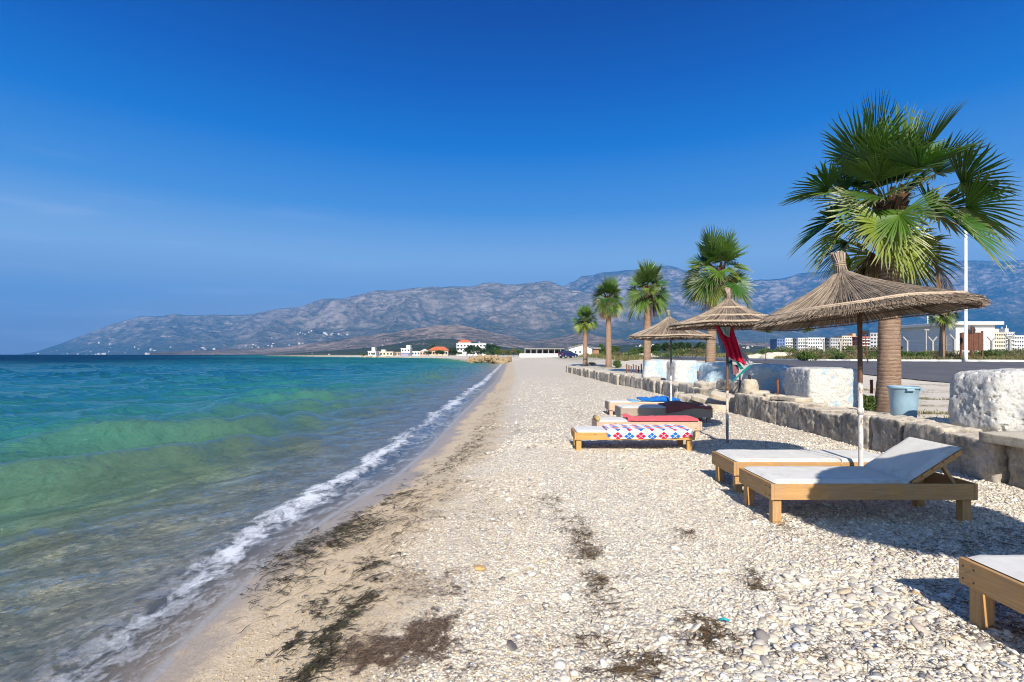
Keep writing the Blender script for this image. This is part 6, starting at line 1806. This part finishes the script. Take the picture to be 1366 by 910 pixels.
def pebbles(name, pts, rad, seed, base, label, tint=(1, 1, 1)):
    g = np.random.default_rng(seed); n = len(pts); Vb, Fb = base
    nv = len(Vb)
    sc = rad[:, None] * np.stack([g.uniform(0.8, 1.5, n), g.uniform(0.65, 1.1, n), g.uniform(0.28, 0.6, n)], -1)
    jit = 1 + g.uniform(-0.13, 0.13, (n, nv, 1)) * np.minimum(1, 0.9)
    V = Vb[None] * jit * sc[:, None, :]
    tx = g.normal(0, 0.25, n); ty = g.normal(0, 0.25, n); a = g.uniform(0, 2 * math.pi, n)
    x, y, z = V[..., 0], V[..., 1], V[..., 2]
    z = z + x * tx[:, None] + y * ty[:, None]
    X = x * np.cos(a)[:, None] - y * np.sin(a)[:, None]; Y = x * np.sin(a)[:, None] + y * np.cos(a)[:, None]
    zz = height(pts[:, 0], pts[:, 1]) + sc[:, 2] * g.uniform(-0.1, 0.75, n)
    V = np.stack([X + pts[:, 0:1], Y + pts[:, 1:2], z + zz[:, None]], -1).reshape(-1, 3)
    Fq = (Fb[None] + (np.arange(n) * nv)[:, None, None]).reshape(-1, 3)
    c = np.array(tint) * np.array((0.95, 0.94, 0.92)) * PEB[g.choice(len(PEB), n, p=PW)] * g.uniform(0.82, 1.12, (n, 1))
    me = np_mesh(name, V, Fq, {'Col': np.repeat(np.clip(c, 0, 0.80), nv, axis=0)}, smooth=True)
    return tag(link(name, me, M_peb), label, 'pebbles', kind='stuff')
t = NT('pebble_stone')
c = t.attr('Col', True)
nn_ = t.noise(t.co(), 60.0, 4, 0.7)
c = t.mix(t.rng(nn_, 0.35, 0.65, 0.0, 0.30), c, t.mix(1.0, c, (0.62,0.58,0.52), 'MULTIPLY'))
M_peb = t.end(t.pr(c, 0.75, t.bump(nn_, 0.002, 0.5), 0.3))
def peb_pts(n, ylo, yhi, seed, pw=1.0, xlo=None, xhi=6.3):
    g = np.random.default_rng(seed)
    Y = ylo + (yhi - ylo) * g.uniform(0, 1, n) ** pw
    u = g.uniform(-0.75, 1.15, n); X = u * Y
    s = seff(X, Y)
    w = 1.75 + 0.9 * fbm(X * 0.9, Y * 0.9, 0, 3, 91)
    ok = (X > -1.6) & (X < wallx(Y) + 0.02) & (g.uniform(0, 1, n) < sstep(w - 0.7, w + 0.25, s))
    return np.stack([X, Y], -1)[ok], g
I1, I2 = ico(), ico2()
p1, g = peb_pts(230000, 2.2, 9.5, 1, 1.15)
big = np.clip((p1[:, 0] - 0.5) / 3.0, 0, 1)
r1_ = np.exp(g.normal(math.log(0.0060), 0.42, len(p1))) * (1 + 0.45 * big)
pebbles('pebbles', p1, r1_, 2, (I1[0], I1[1]), 'small pale pebbles carpeting the near beach')
p2, g = peb_pts(12000, 2.2, 9.0, 3, 1.2)
k = fbm(p2[:, 0] * 0.8, p2[:, 1] * 0.8, 0, 3, 95) + 0.35 * np.clip((p2[:, 0] - 0.3) / 2.5, -0.6, 1) + g.uniform(-0.25, 0.25, len(p2)) > 0.10
p2 = p2[k]
r2_ = np.clip(np.exp(g.normal(math.log(0.0165), 0.30, len(p2))), 0.010, 0.036)
pebbles('cobbles', p2, r2_, 4, I2, 'larger rounded stones scattered over the near beach')
p3, g = peb_pts(95000, 9.0, 46, 5, 1.35)
p3 = p3[g.uniform(0, 1, len(p3)) > sstep(20, 46, p3[:, 1])]
pebbles('far_pebbles', p3, np.exp(g.normal(math.log(0.017), 0.3, len(p3))), 6, (I1[0], I1[1]), 'pale pebbles of the beach farther away')
# coarse sand grit near the water
g = np.random.default_rng(8)
Y = 2.2 + 5 * g.uniform(0, 1, 42000) ** 1.3; X = shore(Y) + g.uniform(0.35, 2.4, 42000)
pebbles('sand_grit', np.stack([X, Y], -1), np.exp(g.normal(math.log(0.0036), 0.35, len(X))), 9, (I1[0], I1[1]), 'coarse tan grit of the sandy strip by the water', (0.80, 0.70, 0.55))
# heap of bigger cobbles near the bottom right
g = np.random.default_rng(15)
cx_, cy_ = on_ground(1165, 800)
hp = np.stack([g.normal(cx_, 0.38, 420), g.normal(cy_, 0.30, 420)], -1)
hp2x, hp2y = on_ground(960, 880)
hp = np.concatenate([hp, np.stack([g.normal(hp2x + 0.2, 0.55, 260), g.normal(hp2y, 0.30, 260)], -1)])
pebbles('cobbles', hp, np.clip(np.exp(g.normal(math.log(0.021), 0.32, len(hp))), 0.011, 0.045), 16, I2, 'heaped bigger cobbles in front of the near lounger')

# ------------------------------------------------------------------ dried seaweed
def weed(specs, seed, name, label, cols, hscale=1.0):
    g = np.random.default_rng(seed); VV = []; FF = []; CC = []; n0 = 0
    for (px, py, sx, sy, n, ln, wd_, ang) in specs:
        cx, cy = on_ground(px, py)
        dx = sx * cy / F; dy = sy * cy * cy / (F * 1.6)
        n = int(n * 0.85); P0 = np.stack([g.normal(cx, dx * 1.15, n), g.normal(cy, dy * 1.15, n)], -1)
        P0 = P0 + 0.9 * wd_ * 30 * np.stack([fbm(P0[:, 0] * 9, P0[:, 1] * 9, 0, 2, 3), fbm(P0[:, 0] * 9, P0[:, 1] * 9, 0, 2, 4)], -1)
        P0 = P0[fbm(P0[:, 0] * 7, P0[:, 1] * 7, 0, 3, 6) > -0.26]; n = len(P0)
        a = (R(ang) + g.normal(0, 0.75, n)); curl = g.normal(0, 3.0, n) ; L_ = ln * g.uniform(0.35, 1.4, n); w = wd_ * g.uniform(0.5, 1.4, n)
        K = 6; pts = np.zeros((n, K, 3)); x = P0[:, 0].copy(); y = P0[:, 1].copy(); aa = a.copy()
        lift = g.uniform(0.003, 0.020, n) * hscale
        for k_ in range(K):
            pts[:, k_, 0] = x; pts[:, k_, 1] = y
            pts[:, k_, 2] = height(x, y) + lift + 0.006 * hscale * g.uniform(0, 1, n) + 0.004
            x = x + np.cos(aa) * L_ / (K - 1); y = y + np.sin(aa) * L_ / (K - 1); aa = aa + curl / (K - 1) + g.normal(0, 0.25, n)
        nx, ny = -np.sin(a), np.cos(a)
        for k_ in range(K):
            wk = w * (1 - 0.7 * abs(k_ / (K - 1) - 0.5) * 2 * 0.8)
            VV.append((pts[:, k_, :] + np.stack([nx * wk, ny * wk, 0 * wk], -1))); VV.append((pts[:, k_, :] - np.stack([nx * wk, ny * wk, 0 * wk], -1)))
            VV.append(pts[:, k_, :] + np.stack([0 * wk, 0 * wk, wk * 1.2], -1))
        base = n0 + np.arange(n)
        def vi(k_, m): return base + (k_ * 3 + m) * n
        for k_ in range(K - 1):
            FF.append(np.stack([vi(k_, 0), vi(k_+1, 0), vi(k_+1, 2), vi(k_, 2)], -1)); FF.append(np.stack([vi(k_, 2), vi(k_+1, 2), vi(k_+1, 1), vi(k_, 1)], -1))
            FF.append(np.stack([vi(k_, 1), vi(k_+1, 1), vi(k_+1, 0), vi(k_, 0)], -1))
        cc = np.array(cols)[g.integers(0, len(cols), n)] * g.uniform(0.7, 1.3, (n, 1))
        CC += [cc] * (3 * K)
        n0 += 3 * K * n
    me = np_mesh(name, np.concatenate(VV), np.concatenate(FF), {'Col': np.concatenate(CC)}, smooth=False)
    return tag(link(name, me, M_weed), label, 'seaweed', kind='stuff')
t = NT('dried_seaweed'); M_weed = t.end(t.pr(t.attr('Col', True), 0.7, None, 0.3))
BLK = [(0.014,0.011,0.008), (0.024,0.019,0.010), (0.035,0.026,0.016), (0.026,0.028,0.010)]
BRN = [(0.07,0.045,0.035), (0.10,0.065,0.045), (0.05,0.035,0.025), (0.14,0.09,0.06)]
OLV = [(0.085,0.052,0.022), (0.055,0.035,0.018), (0.12,0.075,0.032), (0.03,0.022,0.014)]
line1 = [(634,589,9,6,130),(616,609,9,7,150),(622,600,7,6,80),(593,624,12,6,110),(566,640,12,6,100),(537,663,16,6,140),(520,682,26,9,130),(505,677,10,5,70),(476,694,10,6,130),(468,712,16,9,170),(490,706,18,10,130),
         (440,722,16,10,170),(411,727,14,8,150),(430,738,16,9,120),(395,742,14,8,110),(372,753,14,7,80),(385,775,18,10,100),(360,790,12,8,40),(350,820,20,10,20),(645,572,9,4,120),(655,556,8,3,110),(662,538,7,3,100),(668,522,6,2,90),(673,506,5,2,80),(640,600,14,8,90),(600,650,20,10,90),(560,690,24,10,90)]
weed([(a, b, c, d, int(n * 1.25), 0.13, 0.0028, 70) for a, b, c, d, n in line1] +
     [(470,755,22,9,90,0.10,0.0028,60),(490,757,12,6,80,0.10,0.0028,50),(505,745,16,8,60,0.10,0.003,60),(465,772,6,8,60,0.10,0.003,100),(482,786,10,7,90,0.09,0.003,10),(496,797,8,4,60,0.08,0.003,10),(450,797,18,6,90,0.10,0.003,20),(430,808,10,7,110,0.08,0.003,80),
      (462,818,12,8,160,0.08,0.0032,60),(440,838,12,8,200,0.07,0.0032,70),(425,860,14,7,170,0.08,0.0032,20),(378,860,9,7,160,0.07,0.0032,-20),(395,866,12,5,110,0.08,0.003,10),(415,895,14,8,200,0.07,0.0032,-20),(440,880,12,9,130,0.07,0.003,20),(405,905,10,5,110,0.07,0.003,-20)],
     31, 'dark_seaweed', 'dark wet seaweed strands lying along the tide line', BLK)
weed([(520,715,30,12,330,0.05,0.0016,60),(545,700,20,10,180,0.05,0.0016,60),(510,765,22,8,260,0.05,0.0016,0),(530,780,20,10,300,0.045,0.0016,-20),(555,790,15,10,240,0.045,0.0016,-20),(500,800,14,6,80,0.05,0.0016,20),(595,765,12,4,120,0.04,0.0016,0),
      (600,800,8,10,190,0.04,0.0016,60),(585,795,14,8,120,0.04,0.0016,60),(590,830,10,10,380,0.04,0.0016,60),(575,850,18,9,900,0.035,0.0016,40),(540,862,22,10,1300,0.035,0.0016,20),(505,870,20,12,1100,0.035,0.0016,20),(490,890,14,12,900,0.035,0.0016,40),
      (550,880,28,8,1100,0.035,0.0016,20),(600,865,8,12,350,0.035,0.0016,80),(470,865,12,9,300,0.035,0.0016,30),(525,895,26,8,500,0.035,0.0016,20),(610,895,14,8,150,0.035,0.0016,20),
      (640,650,30,20,60,0.06,0.0016,30),(700,720,60,40,140,0.05,0.0015,30),(840,860,60,26,420,0.04,0.0014,40),(700,880,50,20,160,0.04,0.0014,40)],
     32, 'brown_sea_litter', 'fine brown dried sea grass fibres matted on the beach', BRN)
weed([(a, b, c, d, n, 0.07, 0.002, 30) for a, b, c, d, n in
      [(722,673,14,4,140),(738,679,7,3,60),(735,668,8,3,40),(758,694,10,4,110),(765,708,9,6,260),(776,715,7,4,90),(771,728,7,5,70),(778,740,9,6,260),(786,744,5,3,60),(784,768,9,6,150),(795,779,12,5,110),(790,795,10,7,90),(803,812,14,8,80),(740,816,10,5,30),(776,838,8,10,90),(795,856,16,6,90),(765,855,10,5,40),
       (912,713,6,4,120),(908,722,10,4,40),(1011,788,7,7,170),(1012,766,7,7,80),(1025,800,12,6,90),(953,862,18,8,330),(925,834,10,8,180),(945,842,10,6,110),(975,860,14,6,130),(865,880,14,5,150),(815,895,22,10,240),(835,905,20,6,140),(850,760,16,10,30),(1038,703,7,3,60),
       (766,519,7,1.4,100),(771,529,7,1.4,110),(762,544,8,1.5,110),(769,555,8,2,120),(668,518,9,2,70),(692,535,10,1.6,90),(672,545,8,1.6,80),(687,576,6,2,50),(705,574,22,1.6,110),(675,571,12,1.5,110),(650,583,8,3,60),(703,599,6,1.5,60),(736,590,9,1.6,60),(654,535,10,2,90),(619,603,6,5,60),
       (655,650,10,7,50),(700,690,16,6,60),(697,481.5,16,0.3,60),(745,505,12,1,50),(715,515,16,1,50),(735,492,14,0.6,50),(690,500,14,0.7,40),(800,640,22,10,30),(640,690,24,10,80),(655,560,9,4,50),(640,570,8,5,60),
       (1330,722,40,6,300),(1250,735,40,6,130),(1200,850,50,15,170),(1290,800,30,10,200),(1320,840,40,14,320),(1100,720,40,10,100),(1135,885,50,10,160),(1020,690,20,5,60)]],
     33, 'brown_seaweed', 'brown dried seaweed scraps caught between the pebbles', OLV, 1.2)
# single bits
x_, y_ = on_ground(966, 832)
b = MB(); b.tube([(-0.03, 0, 0.02), (0, 0.004, 0.028), (0.03, -0.004, 0.022)], [0.005, 0.009, 0.006], 8)
o = b.build('plastic_scrap', mat_plain('teal_plastic', (0.01,0.30,0.36), 0.4), label='small teal plastic scrap among the pebbles at the bottom centre', cat='litter'); o.location = (x_, y_, gz(x_, y_)); o.rotation_euler = (0, 0, R(-15)); o.scale = (1, 1, 1)
x_, y_ = on_ground(640, 762)
o = link('sandstone_pebble', rock_mesh('sandstone_pebble', (0.085, 0.07, 0.03), 88, 10, 2.5, 0.1, 0.05), mat_plain('ochre_stone', (0.50,0.33,0.14), 0.9, 0.15, 30), label='flat ochre stone lying on the pale shingle near the seaweed', cat='stone'); o.location = (x_, y_, gz(x_, y_))
